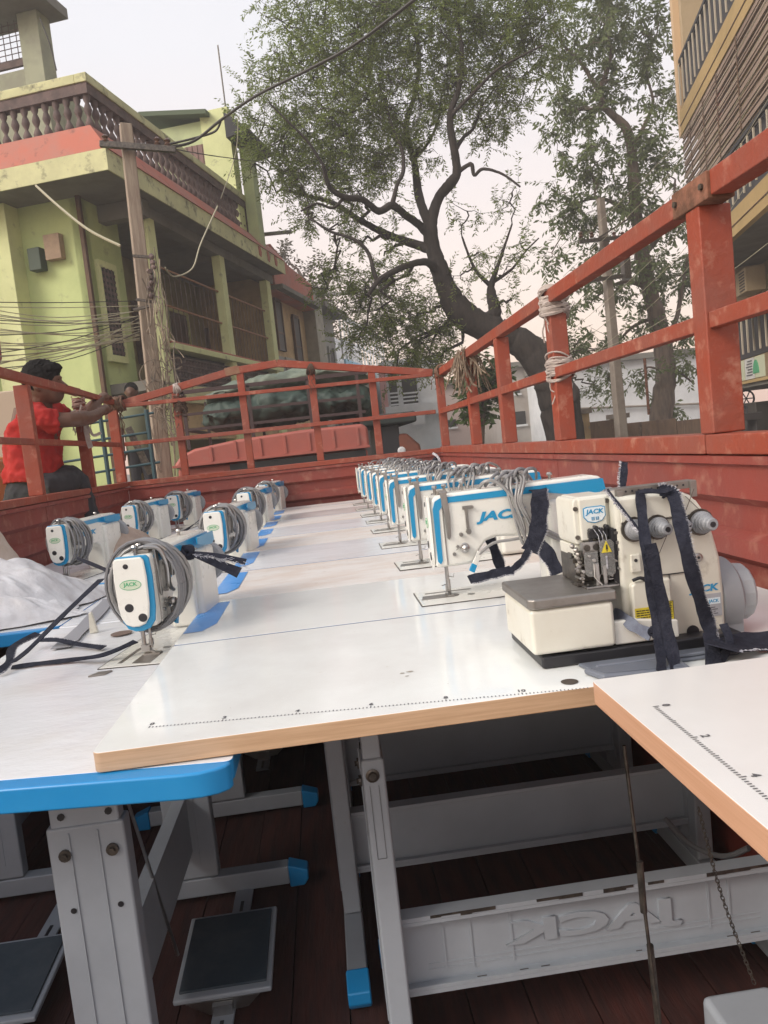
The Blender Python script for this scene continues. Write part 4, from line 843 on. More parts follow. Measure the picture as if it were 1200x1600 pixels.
FASC = mat('weathered_fascia', (0.68,0.67,0.38), .9, col2=(0.57,0.56,0.32), scale=2, mix=(.4,.6), col3=(0.13,0.12,0.09), scale3=5, mix3=(.55,.72), bump=.3)
PINK = mat('red_plinth_band', (0.50,0.16,0.11), .85, col2=(0.42,0.19,0.15), scale=2, col3=(0.19,0.09,0.07), scale3=6, mix3=(.58,.75), bump=.2)
BALU = mat('grimy_baluster', (0.17,0.12,0.11), .9, col2=(0.10,0.075,0.07), scale=6, col3=(0.30,0.25,0.20), scale3=9, mix3=(.6,.8), bump=.3)
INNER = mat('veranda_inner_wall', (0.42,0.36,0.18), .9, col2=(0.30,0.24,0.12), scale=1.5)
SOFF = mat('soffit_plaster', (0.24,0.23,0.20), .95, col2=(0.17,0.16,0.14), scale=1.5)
WOODB = mat('brown_wood', (0.13,0.07,0.035), .7, col2=(0.09,0.05,0.03), scale=4, bump=.1)
OCHRE = mat('ochre_wall', (0.58,0.42,0.22), .9, col2=(0.38,0.25,0.13), scale=1.5, col3=(0.3,0.28,0.22), scale3=3, mix3=(.6,.7))
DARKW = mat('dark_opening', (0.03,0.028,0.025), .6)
PANE = mat('dim_glass', (0.05,0.06,0.065), .12)
CONC = mat('weathered_concrete', (0.30,0.26,0.22), .95, col2=(0.22,0.18,0.15), scale=3, bump=.3, col3=(0.36,0.30,0.22), scale3=8, mix3=(.6,.75))
GREYW = mat('grey_render', (0.36,0.36,0.34), .9, col2=(0.28,0.28,0.27), scale=2)
house = thing('green_house', 'lime green two storey house with verandah, red banded balcony and dark balusters on the left', 'house', (0,0,0))
U1 = 7.15
def hb(name, m_, *a, par=None, bev=0): g = HG(); g.box(*a); return g.build(name, m_, par or house, bevel=bev)
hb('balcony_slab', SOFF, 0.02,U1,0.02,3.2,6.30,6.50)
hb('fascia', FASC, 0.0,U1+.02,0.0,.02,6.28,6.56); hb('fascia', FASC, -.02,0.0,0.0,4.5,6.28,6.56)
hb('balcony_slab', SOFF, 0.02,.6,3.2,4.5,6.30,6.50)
# sloping red plinth
g = HG(); E_ = 4.5
vs = [(U1,-.02,6.561),(-.02,-.02,6.561),(-.02,E_,6.561), (U1,.26,6.90),(.12,.26,6.95),(.12,E_,6.95), (U1,.50,6.90),(.50,.50,6.90),(.50,E_,6.90), (U1,.50,6.561),(.50,.50,6.561),(.50,E_,6.561)]
g.add(vs, [(0,1,4,3),(1,2,5,4),(3,4,7,6),(4,5,8,7),(6,7,10,9),(7,8,11,10),(0,9,10,1),(1,10,11,2),(0,3,6,9),(2,11,8,5)]); g.build('plinth_band', PINK, house)
# lettering like relief lumps on fascia
for u in (5.55,6.05,6.5):
    g = HG(); g.prism([(u,6.36),(u+.10,6.34),(u+.15,6.44),(u+.09,6.55),(u-.02,6.54)], -.012,-.001,'y'); g.build('plaster_stain', PINK, house)
# balustrade
hb('handrail', FASC, .20,U1-.35,.27,.45,7.56,7.68, bev=.01); hb('handrail', FASC, .20,.38,.45,4.5,7.56,7.68, bev=.01)
hb('handrail_underside', BALU, .22,U1-.36,.29,.43,7.42,7.558)
hb('handrail_underside', BALU, .22,.36,.43,4.5,7.42,7.558)
bl = G(); bl.lathe([(.055,0),(.055,.03),(.03,.05),(.055,.12),(.062,.15),(.045,.19),(.025,.23),(.025,.25),(.045,.29),(.058,.33),(.045,.38),(.028,.42),(.05,.47),(.05,.52)], (0,0,0), n=8); blm = bl.mesh('baluster', BALU, 50)
for i in range(35):
    u = .30+i*(U1-.75)/34; p = HM() @ Vector((u,.36,6.90)); piece('baluster', blm, house, p)
for i in range(24):
    p = HM() @ Vector((.29,.50+i*.165,6.90)); piece('baluster', blm, house, p)
hb('corner_post', BALU, U1-.46,U1-.30,.28,.44,6.9,7.56)
# walls
hb('end_wall', GRN, .72,.90,.95,2.0,0,6.30); hb('end_wall', GRN, .72,.90,2.0,5.2,0,6.30)
hb('corner_pillar', GRNY, .42,.75,1.95,2.42,0,6.30, bev=.01)
hb('end_wall', GRN, -.4,.6,3.2,5.2,0,6.3)
hb('front_wall', GRN, .72,1.75,.95,1.10,3.45,6.30)
hb('upright_pipe', WOODB, .66,.72,.90,.96,0,6.30)
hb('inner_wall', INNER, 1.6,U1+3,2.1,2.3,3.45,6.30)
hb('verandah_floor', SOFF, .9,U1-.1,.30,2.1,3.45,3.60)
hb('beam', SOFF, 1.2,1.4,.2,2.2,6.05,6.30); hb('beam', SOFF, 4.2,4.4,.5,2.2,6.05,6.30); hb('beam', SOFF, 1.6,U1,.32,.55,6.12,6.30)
for u, wd_ in ((1.45,.26),(4.18,.22),(6.66,.26)): hb('column', GRNY, u,u+wd_,.30,.47,3.3,6.115, bev=.01)
hb('ground_column', GRNY, 1.42,1.80,.32,.62,0,3.3); hb('ground_column', GRNY, 4.16,4.5,.34,.62,0,3.3); hb('ground_column', GRNY, 6.62,7.0,.34,.62,0,3.3)
hb('sill_beam', GRNY, 1.80,U1-.1,.26,.56,4.14,4.24, bev=.01); hb('red_sill', PINK, 1.80,U1-.1,.28,.54,4.242,4.27)
hb('floor_beam', FASC, 1.42,U1,.29,.60,3.30,3.58)
hb('ground_lintel', OCHRE, 1.8,U1,.40,.58,2.7,3.30); hb('ground_wall', OCHRE, 1.8,3.0,.9,1.05,0,3.3); hb('ground_wall', INNER, 3.0,U1,1.9,2.05,0,3.3)
# lattice of dark tiles below the sill
lt = HG(); 
for r_ in range(5):
    z = 3.60+r_*.11
    lt.box(1.80,6.62,.36,.39,z-.012,z+.012)
for i in range(42):
    u = 1.84+i*.115
    for r_ in range(4): lt.box(u-.012,u+.012,.355,.395,3.61+r_*.11,3.69+r_*.11); lt.box(u-.03,u+.03,.37,.38,3.63+r_*.11,3.67+r_*.11)
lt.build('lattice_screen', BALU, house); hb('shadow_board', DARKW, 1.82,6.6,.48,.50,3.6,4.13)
# thin security rails across the bays
for z in (4.87,5.46):
    g = HG(); g.cyl((1.8,.42,z),(6.7,.42,z),.018,n=6); g.build('verandah_rail', mat('dull_orange_bar',(0.35,0.17,0.09),.7) if z == 4.87 else bpy.data.materials['dull_orange_bar'], house)
g = HG()
for i in range(26):
    u = 1.9+i*.187
    if abs(u-4.3) > .25: g.cyl((u,.44,4.25),(u,.44,5.46),.006,n=5)
g.build('wire_bars', BALU, house)['kind'] = 'stuff'
# inner doors and windows
for u, wd_, z0, z1, m_ in ((2.4,.9,3.6,5.5,WOODB),(4.0,.5,4.3,5.4,DARKW),(5.3,.85,3.6,5.5,WOODB),(7.2,.5,4.3,5.3,DARKW),(8.4,.5,4.3,5.3,DARKW)):
    f = hb('door' if z0 < 4 else 'window', m_, u,u+wd_,2.04,2.098,z0,z1); g = HG(); g.box(u-.07,u,2.0,2.09,z0,z1+.07); g.box(u+wd_,u+wd_+.07,2.0,2.09,z0,z1+.07); g.box(u,u+wd_,2.0,2.09,z1,z1+.07); g.build('frame', GRNY if z0 < 4 else WOODB, f)
    g = HG()
    for k in range(2): g.box(u+.08+k*(wd_/2),u+wd_/2-.05+k*(wd_/2),2.015,2.038,z0+.2,z1-.9); g.box(u+.08+k*(wd_/2),u+wd_/2-.05+k*(wd_/2),2.015,2.038,z1-.8,z1-.1)
    g.build('door_panel' if z0 < 4 else 'pane', WOODB if z0 < 4 else PANE, f)
# louvred window beside the pole
ow = hb('window', DARKW, .98,1.36,.90,.948,4.05,5.35)
g = HG(); g.box(.92,.98,.88,.945,3.95,5.45); g.box(1.36,1.42,.88,.945,3.95,5.45); g.box(.98,1.36,.88,.945,5.35,5.45); g.box(.98,1.36,.88,.945,3.95,4.05); g.build('frame', GRNY, ow)
g = HG()
for k in range(14): g.box(.985,1.355,.885,.90,4.08+k*.09,4.12+k*.09)
for k in range(3): g.box(1.05+k*.10,1.07+k*.10,.872,.885,4.05,5.35)
g.build('louvre', BALU, ow)
# stair handrail in front of the front wall
g = HG(); g.bar((1.0,.62,2.95),(1.9,.62,4.1),.06,.22); g.build('stair_stringer', GRNY, house); g = HG(); g.bar((1.0,.55,3.15),(1.9,.55,4.3),.05,.10); g.build('stair_rail', WOODB, house)
# upper roof room with grille at the frame corner
bx_c = mat('grey_green_plaster', (0.36,0.37,0.26), .9, col2=(0.28,0.28,0.21), scale=3)
u0 = 1.9
def ez(px, py, u):
    p = np.array(onp(px, py, O0+D*u, D)); d = p-O0; return d @ W, p[2]
wA, _ = ez(62,60,u0); wB, _ = ez(32,60,u0); wC, zc = ez(0,20,u0)
_, ztop = ez(60,12,u0)
hb('roof_column', bx_c, u0,u0+.35,wA,wB+.02,6.5,ztop, bev=.01); hb('roof_column', bx_c, u0-.01,u0+.3,wC+.5,wC+1.2,6.5,ztop)
hb('roof_slab', SOFF, u0-.4,u0+.45,wA-.28,wC+2.5,ztop,ztop+.16)
g = HG(); wl_, zl = ez(0,90,u0)
for k in range(12): g.box(u0+.15,u0+.16,wB+.05+k*.12,wB+.06+k*.12,zl,ztop)
for k in range(16): g.box(u0+.15,u0+.16,wB+.02,wC+.5,zl+k*.09,zl+k*.09+.01)
g.bar((u0+.1,wB,zl-.1),(u0+.1,wC+1,zl-.1),.05,.10); g.build('roof_grille', BALU, house)
hb('roof_room_wall', bx_c, u0+.1,u0+2.2,wB+.02,wC+2.2,6.5,zl-.2)
# electric boxes on the end wall
eb = thing('meter_box', 'tan wooden electric meter box high on the green end wall', 'meter box', tuple(HM() @ Vector((.68,1.45,5.45))), TH)
eb.rotation_euler = (0,0,math.pi/2-TH+math.pi/2)
def on_wall(px, py, w_, h_, m_, name, label, cat, d_=.12, u=.72):
    wq, zq = ez(px, py, u); g = HG(); g.box(u-d_,u-.003,wq-w_/2,wq+w_/2,zq-h_/2,zq+h_/2); o = g.build(name, m_, bevel=.01); tag(o, label, cat); return o
bpy.data.objects.remove(eb)
on_wall(89,388,.26,.36,mat('tan_board',(0.42,0.30,0.20),.8,col2=(.34,.24,.17),scale=9),'meter_box','tan electric meter board on the green end wall above the wires','meter box')
on_wall(64,408,.20,.32,mat('dark_green_box',(0.05,0.075,0.05),.6),'switch_box','dark green switch box left of the tan meter board','switch box',.16)
# stair tower at the far end of the roof
st = thing('stair_tower', 'pale green roof room with red door and black side canopy behind the balcony', 'roof room', (0,0,0))
def q(px, py, w): u, z = hpx(px, py, w); return u, z
w1 = .55
uA, zA = q(322,168,w1); uB, zB = q(357,168,w1); _, zb = q(380,310,w1)
def hbx(name, m_, u0_, u1_, w0_, w1_, z0_, z1_, par): g = HG(); g.box(u0_,u1_,w0_,w1_,z0_,z1_); return g.build(name, m_, par)
uR = 6.75
uA = 5.2; 
def hz(px, py, u, w):  # height of a pixel above the point (u,w)
    p = O0+D*u+W*w; r = ray(px, py); t = np.hypot(p[0], p[1])/np.hypot(r[0], r[1]); return EYE[2]+t*r[2]
def uat(px, py, w): return hpx(px, py, w)[0]
w2 = 1.3
ul, zl_ = hpx(226,184,w2); ur, zr_ = hpx(325,180,w2)
# build as slab-like room: front face perpendicular to the street
uf = 5.6
def fw(px, py): return ez(px, py, uf)
wl2, zt2 = fw(226,186); wr2, zt3 = fw(328,182); wc0, _ = fw(322,250); wc1, zct = fw(356,168)
LG = mat('pale_green_wall', (0.55,0.62,0.34), .9, col2=(0.46,0.51,0.30), scale=2)
hbx('wall', LG, uf, uf+.8, wc0, wl2-.1, 6.5, min(zt2,zt3)-.05, st)
g = HG(); g.prism([(wr2-.02,zt3-.04),(wr2-.02,zt3+.05),(wl2,zt2+.05),(wl2,zt2-.04)], uf-.25, uf+.6, 'x'); g.build('roof_slab', mat('dark_green_slab',(0.10,0.13,0.08),.9), st)
hbx('corner_column', GRNY, uf-.06, uf+.25, wc1, wc0, 6.5, zct, st)
wd0, zd0 = fw(336,222); wd1, _ = fw(288,222)
dr = hbx('door', mat('faded_maroon_door',(0.28,0.17,0.15),.8,col2=(.22,.14,.13),scale=8,stretch=(8,8,1)), uf-.03, uf-.001, wd0+.03, wd1, 6.5, zd0, st)
g = HG()
for k in range(6): g.box(uf-.04,uf-.031,wd0+.05+k*(wd1-wd0)/6,wd0+.06+k*(wd1-wd0)/6,6.5,zd0)
g.build('door_plank', WOODB, dr)
wk0, zk0 = fw(397,210); _, zk1 = fw(365,182); _, zk2 = fw(370,222)
g = HG(); g.prism([(wc1-.001,zk1),(wc1-.001,zk2),(wk0,zk0-.02),(wk0,zk0+.02)], uf-.3, uf+1.2, 'x'); g.build('black_canopy', mat('black_sheet',(0.025,0.025,0.03),.7), st)
hbx('corner_column', LG, uf+.3, uf+.6, wc1-.25, wc1-.02, 6.5, zk2, st)
g = HG(); wq, zq = fw(350,170); wq2, zq2 = fw(337,67); g.cyl((uf+.1,wq,zq-.05),(uf+.1,wq2,zq2),.016,n=6); tag(g.build('roof_rod', DARKM), 'thin iron rod rising from the pale green roof room', 'rod')
# lamp arms sticking out
for (a, b, u, lab, r) in (((395,368),(456,362),6.9,'grey street lamp arm jutting out below the balcony end',.045),((472,461),(554,458),10.6,'long grey lamp arm jutting from the concrete pier',.05)):
    p = onp(*a, O0+D*u, D); q_ = onp(*b, O0+D*u, D); g = G(); g.bar(p, q_, r*1.6, r*1.6); o = g.build('lamp_arm', GREYW, bevel=.01); tag(o, lab, 'lamp arm')
# ---- rest of the terrace
pe = thing('ochre_house', 'ochre fronted house joined to the green one with two dark windows', 'house', (0,0,0))
g = HG(); g.box(7.16,10.25,.62,3,0,6.6); g.build('wall', OCHRE, pe)
g = HG(); g.prism([(7.18,6.28),(7.18,7.0),(8.3,6.75),(10.2,6.62),(10.2,5.98),(7.18,5.98)], .28, .618, 'y'); g.build('parapet', PINK, pe)
g = HG(); g.box(7.16,10.25,.10,.62,6.0,6.1); g.build('eave_slab', SOFF, pe)
for u0_, z0_ in ((7.85,4.75),(9.15,4.55)):
    g = HG(); g.box(u0_,u0_+.42,.57,.618,z0_,z0_+1.15); f = g.build('window', DARKW, pe); g = HG(); g.box(u0_-.05,u0_,.55,.615,z0_,z0_+1.15); g.box(u0_+.42,u0_+.47,.55,.615,z0_,z0_+1.15); g.box(u0_,u0_+.42,.55,.615,z0_+1.15,z0_+1.22); g.box(u0_,u0_+.42,.56,.60,z0_+.4,z0_+.44); g.build('frame', WOODB, f)
g = HG(); g.box(7.2,10.2,.56,.62,3.3,4.6); g.build('lower_wall', GREYW, pe)
g = HG(); g.box(8.1,8.8,.52,.56,3.8,4.6); o = g.build('shop_board', mat('faded_board',(0.40,0.38,0.33),.8,col2=(0.3,0.27,0.24),scale=14), pe)
g = HG()
for k in range(6): g.box(8.16,8.72-.05*(k%3),.512,.52,3.9+k*.11,3.93+k*.11)
g.build('board_lines', INK, o)
g = HG(); g.box(10.27,11.0,.30,.75,0,6.72); o = g.build('concrete_pier', mat('pale_pier',(0.42,0.40,0.33),.9,col2=(0.30,0.28,0.23),scale=3), bevel=.02); tag(o, 'tall weathered concrete pier between the ochre and grey houses', 'pier')
gh = thing('grey_house', 'narrow grey house with two tall dark openings next to the concrete pier', 'house', (0,0,0))
g = HG(); g.box(11.02,13.4,.66,4,0,6.35); g.build('wall', GREYW, gh); g = HG(); g.box(11.02,13.5,.2,.66,6.2,6.36); g.build('eave', SOFF, gh)
for u0_ in (11.5,12.4): g = HG(); g.box(u0_,u0_+.5,.61,.658,2.9,5.2); f = g.build('window', DARKW, gh); g = HG(); g.box(u0_-.08,u0_,.58,.655,2.9,5.3); g.box(u0_+.5,u0_+.58,.58,.655,2.9,5.3); g.build('frame', GREYW, f)
PALEB = mat('pale_blue_paint', (0.38,0.66,0.85), .7); WHT = mat('whitewash', (0.80,0.81,0.82), .85, col2=(0.68,0.69,0.70), scale=1.5)
bb = thing('white_balcony_house', 'white house with pale blue balcony front and open steel railings beyond the grey house', 'house', (0,0,0))
g = HG(); g.box(13.6,21,1.6,6,0,6.2); g.build('wall', WHT, bb); g = HG(); g.box(13.6,21,.5,1.6,4.75,4.85); g.build('balcony_floor', SOFF, bb)
g = HG(); g.box(13.6,19,.44,.5,4.70,5.02); g.build('blue_fascia', PALEB, bb); g = HG(); g.box(13.6,21,.46,.56,4.2,4.68); g.build('cream_lintel', mat('cream_paint',(0.62,0.55,0.45),.8), bb)
for i in range(14): g = HG(); u = 13.65+i*.5; g.box(u,u+.05,.5,.55,5.02,6.3); g.build('balcony_bar', WHT, bb)
g = HG(); g.box(13.6,21,.49,.56,6.3,6.42); g.box(13.6,20.2,.5,.54,5.6,5.66); g.build('balcony_rail', WHT, bb)
g = HG(); g.box(13.8,20.8,1.5,1.59,1.0,4.1); g.build('shop_opening', DARKW, bb)
sh = thing('pink_shop', 'white and pink shop front with grilled windows behind the lorry rails', 'shop', (0,0,0))
def fpx(x0, x1, y0, y1, Y, name, m_, par, dep=.1):
    a = ony(x0, y1, Y); b = ony(x1, y1, Y); c = ony(x0, y0, Y); g = G(); g.box(a.x, b.x, Y, Y+dep, min(a.z,b.z), c.z); return g.build(name, m_, par)
g = G(); a = ony(600,600,24); b = ony(690,600,24); g.box(a.x,b.x,24,28,0,ony(640,560,24).z); g.build('wall', WHT, sh)
fpx(602,612,572,680,23.9,'pink_pillar',mat('pink_paint',(0.62,0.34,0.33),.8),sh,.1)
for x0, x1 in ((612,624),(632,655)):
    f = fpx(x0,x1,584,640,23.95,'window',DARKW,sh,.04); a = ony(x0,640,23.9); b = ony(x1,640,23.9); zt = ony(x0,610,23.9).z; g = G()
    for k in range(5): z = a.z+(zt-a.z)*k/5; g.box(a.x,b.x,23.90,23.94,z,z+.05)
    g.build('grille', WHT, f)
fpx(603,690,636,645,23.8,'balcony_edge',WHT,sh,.15); fpx(645,665,650,662,23.7,'white_sign',mat('sign_white',(0.75,0.75,0.75),.5),sh,.05)
# far buildings closing the street
def far(name, label, x0, x1, y0, Y, dep, m_, wins=(), cat='building'):
    t = thing(name, label, cat, (0,0,0)); a = ony(x0,700,Y); b = ony(x1,700,Y); g = G(); z1 = ony((x0+x1)/2,y0,Y).z; g.box(a.x,b.x,Y,Y+dep,0,z1); g.build('wall', m_, t)
    g = G(); g.box(a.x-.1,b.x+.1,Y-.2,Y+dep+.1,z1+.002,z1+.2); g.build('roof_slab', SOFF, t)
    for (wx0, wy0, wx1, wy1) in wins:
        p = ony(wx0,wy1,Y); q_ = ony(wx1,wy0,Y); g = G(); g.box(p.x,q_.x,Y-.05,Y-.005,p.z,q_.z); f = g.build('window', DARKW, t); g = G(); g.box(p.x-.05,q_.x+.05,Y-.09,Y-.055,p.z-.08,p.z-.0); g.build('sill', WHT, f)
    return t
far('far_house', 'small white house with dark window seen through the middle rails', 793,862,572,30,6,mat('stained_white',(0.50,0.46,0.42),.9,col2=(.38,.33,.29),scale=.8),[(804,603,811,615),(806,642,820,664),(836,640,842,668)])
far('far_house', 'pinkish white house behind the tied straw at the rail corner', 690,745,600,34,6,mat('pinkish_wash',(0.55,0.44,0.40),.9),[(700,655,712,668)])
far('far_shed', 'long white windowless shed wall behind the trees on the right', 868,1160,560,27,8,WHT,[],'shed')
far('far_house', 'pale house low between the second and third rail posts', 745,795,620,38,6,GREYW,[(757,640,762,655),(775,640,783,655)])
g = G(); a = ony(868,640,26.9); b = ony(1160,628,26.9); g.cyl(a,b,.04,n=6); a = ony(868,655,26.9); b = ony(1160,640,26.9)
tag(g.build('wall_pipe', CONC), 'thin pipe running along the white shed wall', 'pipe')
# low compound wall with pillars
cw = thing('compound_wall', 'low weathered brown compound wall with pillars under the right trees', 'wall', (0,0,0))
BRW = mat('stained_brown_wall', (0.26,0.17,0.11), .95, col2=(0.15,0.10,0.07), scale=1.5, stretch=(4,4,.7), col3=(0.45,0.33,0.22), scale3=3, mix3=(.6,.7), bump=.3)
Yc = 19.0
for x0, x1, yt in ((893,916,662),(924,966,657),(982,1004,660),(1004,1060,656),(1060,1200,650)):
    a = ony(x0,700,Yc); b = ony(x1,700,Yc); g = G(); g.box(a.x+.01,b.x-.01,Yc,Yc+.2,0,ony((x0+x1)/2,yt,Yc).z); g.build('wall_panel', BRW, cw)
for x0, x1, yt in ((916,924,646),(966,982,654)):
    a = ony(x0-1,700,Yc-.1); b = ony(x1+1,700,Yc-.1); z = ony(x0,yt,Yc).z; g = G(); g.box(a.x,b.x,Yc-.1,Yc+.3,0,z); pl_ = g.build('pillar', OCHRE, cw); g = G(); g.box(a.x-.06,b.x+.06,Yc-.16,Yc+.36,z,z+.12); g.build('pillar_cap', CONC, pl_)
# ================================================================ YELLOW APARTMENT BLOCK, RIGHT
YELW = mat('ochre_yellow_band', (0.47,0.33,0.145), .85, col2=(0.40,0.28,0.12), scale=1.2, bump=.05)
TANW = mat('beige_wall', (0.46,0.36,0.23), .9, col2=(0.38,0.29,0.18), scale=1.2)
GRIL = mat('black_grille', (0.03,0.03,0.035), .6)
BARW = mat('cream_bar', (0.50,0.44,0.34), .7)
BAMB = mat('grey_brown_bamboo', (0.38,0.29,0.23), .8, col2=(0.24,0.17,0.13), scale=3)
# facade plane parallel to the street, W pointing away from us = to the right
D2 = ray(818,670); D2 = np.array([D2[0],D2[1],0]); D2 /= np.linalg.norm(D2); W2 = np.array([D2[1],-D2[0],0])
P0 = np.array(onp(1112,362,(0,15.5,0),(0,1,0))); P0[2] = 0
def ymap():
    m = Matrix.Identity(4)
    for i in range(3): m[i][0] = D2[i]; m[i][1] = W2[i]; m[i][3] = P0[i]
    return m
YM = ymap()
def yp(px, py, w=0):
    p = np.array(onp(px, py, P0+W2*w, W2)); d = p-P0; return d @ D2, p[2]
def yb(name, m_, *a, par=None, bev=0): g = G(); g.T = YM; g.box(*a); return g.build(name, m_, par, bevel=bev)
yb_t = thing('yellow_apartment_block', 'ochre yellow apartment block with balconies, black grilles and bamboo screens on the right', 'apartment block', (0,0,0))
ue, _ = yp(1062,178); z_b2 = yp(1113,400)[1]; z_t2 = yp(1113,362)[1]; z_t1 = yp(1062,175)[1]; z_b1 = yp(1064,212)[1]
UN = -13.0   # near end, out of the picture
z0p, z1p = yp(1130,603)[1], yp(1130,572)[1]; zg1 = yp(1125,512)[1]
print('yellow', ue, z_b2, z_t2, z_b1, z_t1, z0p, z1p, zg1)
for (a, b) in ((z_b2,z_t2),(z_b1,z_t1)):
    yb('balcony_band', YELW, UN,ue,0,.12,a,b, par=yb_t); yb('band_groove', WOODB, UN,ue,-.012,-.002,a+(b-a)*.38,a+(b-a)*.42, par=yb_t)
    yb('balcony_slab', SOFF, UN,ue,.12,1.5,a+.02,a+.2, par=yb_t)
yb('balcony_slab', SOFF, UN,ue,.05,1.5,z0p-.12,z0p-.001, par=yb_t)
yb('inner_wall', TANW, UN,ue-.05,1.5,1.8,z0p-1.0,z_t1+4.0, par=yb_t)
yb('corner_pilaster', mat('peach_corner',(0.60,0.42,0.25),.85), ue-.02,ue+.22,.0,1.8,z_b1,z_t1+4.2, par=yb_t)
yb('end_wall', TANW, ue-.25,ue-.03,.13,1.5,z_t1,z_t1+4, par=yb_t)
yb('end_wall', TANW, ue-.25,ue-.03,.13,1.5,z0p,z_b2, par=yb_t)
yb('upper_slab', SOFF, UN,ue+.2,-.1,1.8,z_t1+3.6,z_t1+3.9, par=yb_t)
yb('pillar', TANW, -3.2,-2.7,.6,1.1,0,z_b2, par=yb_t); yb('pillar', TANW, -3.2,-2.7,.2,.6,0,z0p-.13, par=yb_t)
yb('inner_room', INNER, -2.6,ue-.3,1.42,1.49,zg1+.1,z_b2-.3, par=yb_t)
def grille(z0, z1, par, nm='balcony_grille'):
    g = G(); g.T = YM
    g.box(UN,ue,.04,.08,z1,z1+.07); g.box(UN,ue,.04,.08,z0,z0+.05); g.box(UN,ue,.045,.075,z0+(z1-z0)*.93,z0+(z1-z0)*.95)
    o = g.build(nm, GRIL, par)
    g = G(); g.T = YM; g.box(UN,ue,.10,.11,z0,z1); g.build('backing_sheet', GRIL, o)
    u = ue-.12
    b_ = G(); b_.box(-.014,.014,-.012,.012,0,z1-z0-.16); bm_ = b_.mesh('grille_bar', BARW)
    while u > -7.5:
        piece('grille_bar', bm_, o, YM @ Vector((u,.02,z0+.08)), (0,0,0)); u -= .36
    return o
grille(z_t2+.02, z_t2+1.02, yb_t); grille(z_t1+.02, z_t1+1.05, yb_t); grille(z1p+.02, zg1, yb_t)
# bamboo screen between the two bands
zs0, zs1 = z_t2+1.12, z_b1-.02
k = 0; z = zs0
sm = {}
while z < zs1:
    hgt = .075 if k % 3 == 0 else .028
    key = hgt
    if key not in sm: g = G(); g.box(0,1,-.02,.02,0,hgt); sm[key] = g.mesh('bamboo_slat', BAMB)
    o = piece('bamboo_slat', sm[key], yb_t, YM @ Vector((-7.5,.03+.015*(k%2),z)), (0,0,math.atan2(D2[1],D2[0])), (7.5+ue,1,1)); z += hgt+ .055; k += 1
for u in (ue-.9,ue-2.1,ue-3.2,ue-4.6): yb('screen_batten', WOODB, u,u+.04,-.01,.0,zs0,zs1, par=yb_t)
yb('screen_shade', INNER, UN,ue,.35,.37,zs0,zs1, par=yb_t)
for (px, py, w_, h_, c_, lab) in ((1125,150,.5,1.0,(0.28,0.06,0.06),'dark red cloth hanging behind the bamboo screen'),(1134,175,.3,.6,(0.08,0.05,0.10),'purple cloth hanging beside the red one behind the screen'),(1178,160,.6,.9,(0.42,0.33,0.22),'beige sheet hanging behind the bamboo screen')):
    u, z = yp(px, py, .2); g = G(); g.T = YM; n = 12
    for j in range(n): u_ = u-w_/2+w_*j/n; g.box(u_,u_+w_/n,.18+.02*math.sin(j*1.7),.20+.02*math.sin(j*1.7),z-h_/2,z+h_/2)
    tag(g.build('hanging_cloth', mat('cloth_%s' % lab[:8].replace(' ','_'), c_, .9)), lab, 'cloth')
# posters
for k in range(8):
    u1_ = ue-.05-k*.62
    if u1_ < -6: break
    g = G(); g.T = YM; g.box(u1_-.58,u1_,.02,.028,z0p+.02,z1p-.01); ps = g.build('poster', mat('poster_paper_%d'%k, (0.55,0.58,0.42) if k % 2 else (0.60,0.60,0.58), .6), yb_t)
    g = G(); g.T = YM
    if k % 2: g.prism([(u1_-.08-.18*math.cos(a), z0p+.10+.24*math.sin(a)) for a in [j*math.pi/8 for j in range(9)]], .012,.019,'y')
    else:
        for j in range(6): g.box(u1_-.48,u1_-.10-.05*(j%3),.012,.019,z0p+.08+j*.05,z0p+.10+j*.05)
    g.build('poster_print', GREENP if k % 2 else INK, ps)
o = yb('poster_rail', YELW, UN,ue,0,.05,z0p-.05,z0p-.0, par=yb_t)
# awning cloth and window unit
u, z = yp(1190,478,-.1); g = G(); g.T = YM; n = 10; pts = [(u+.9-1.8*i/n, -.35-.1*math.sin(i), z-.04-.12*math.sin(i*.9)) for i in range(n+1)]
pts2 = [(p[0],p[1]+.5,p[2]+.28) for p in pts]; g.add(pts+pts2+[(p[0],p[1],p[2]-.01) for p in pts]+[(p[0],p[1],p[2]-.01) for p in pts2], [(i,i+1,n+2+i,n+1+i) for i in range(n)]+[(2*n+2+i,3*n+3+i,3*n+4+i,2*n+3+i) for i in range(n)]); tag(g.build('draped_sheet', WHT), 'pale sheet draped over the lower balcony grille on the right', 'sheet')
ac = thing('air_conditioner', 'small beige window unit on the yellow block wall behind the lorry rail', 'air conditioner', (0,0,0))
u, z = yp(1172,440,.9); g = G(); g.T = YM; g.box(u-.4,u+.4,.7,1.1,z-.25,z+.25); cs = g.build('casing', TANW, ac, bevel=.02); g = G(); g.T = YM
for k in range(7): g.box(u-.33,u+.05,.69,.699,z-.2+k*.06,z-.175+k*.06)
g.build('vent_slat', DARKW, cs)
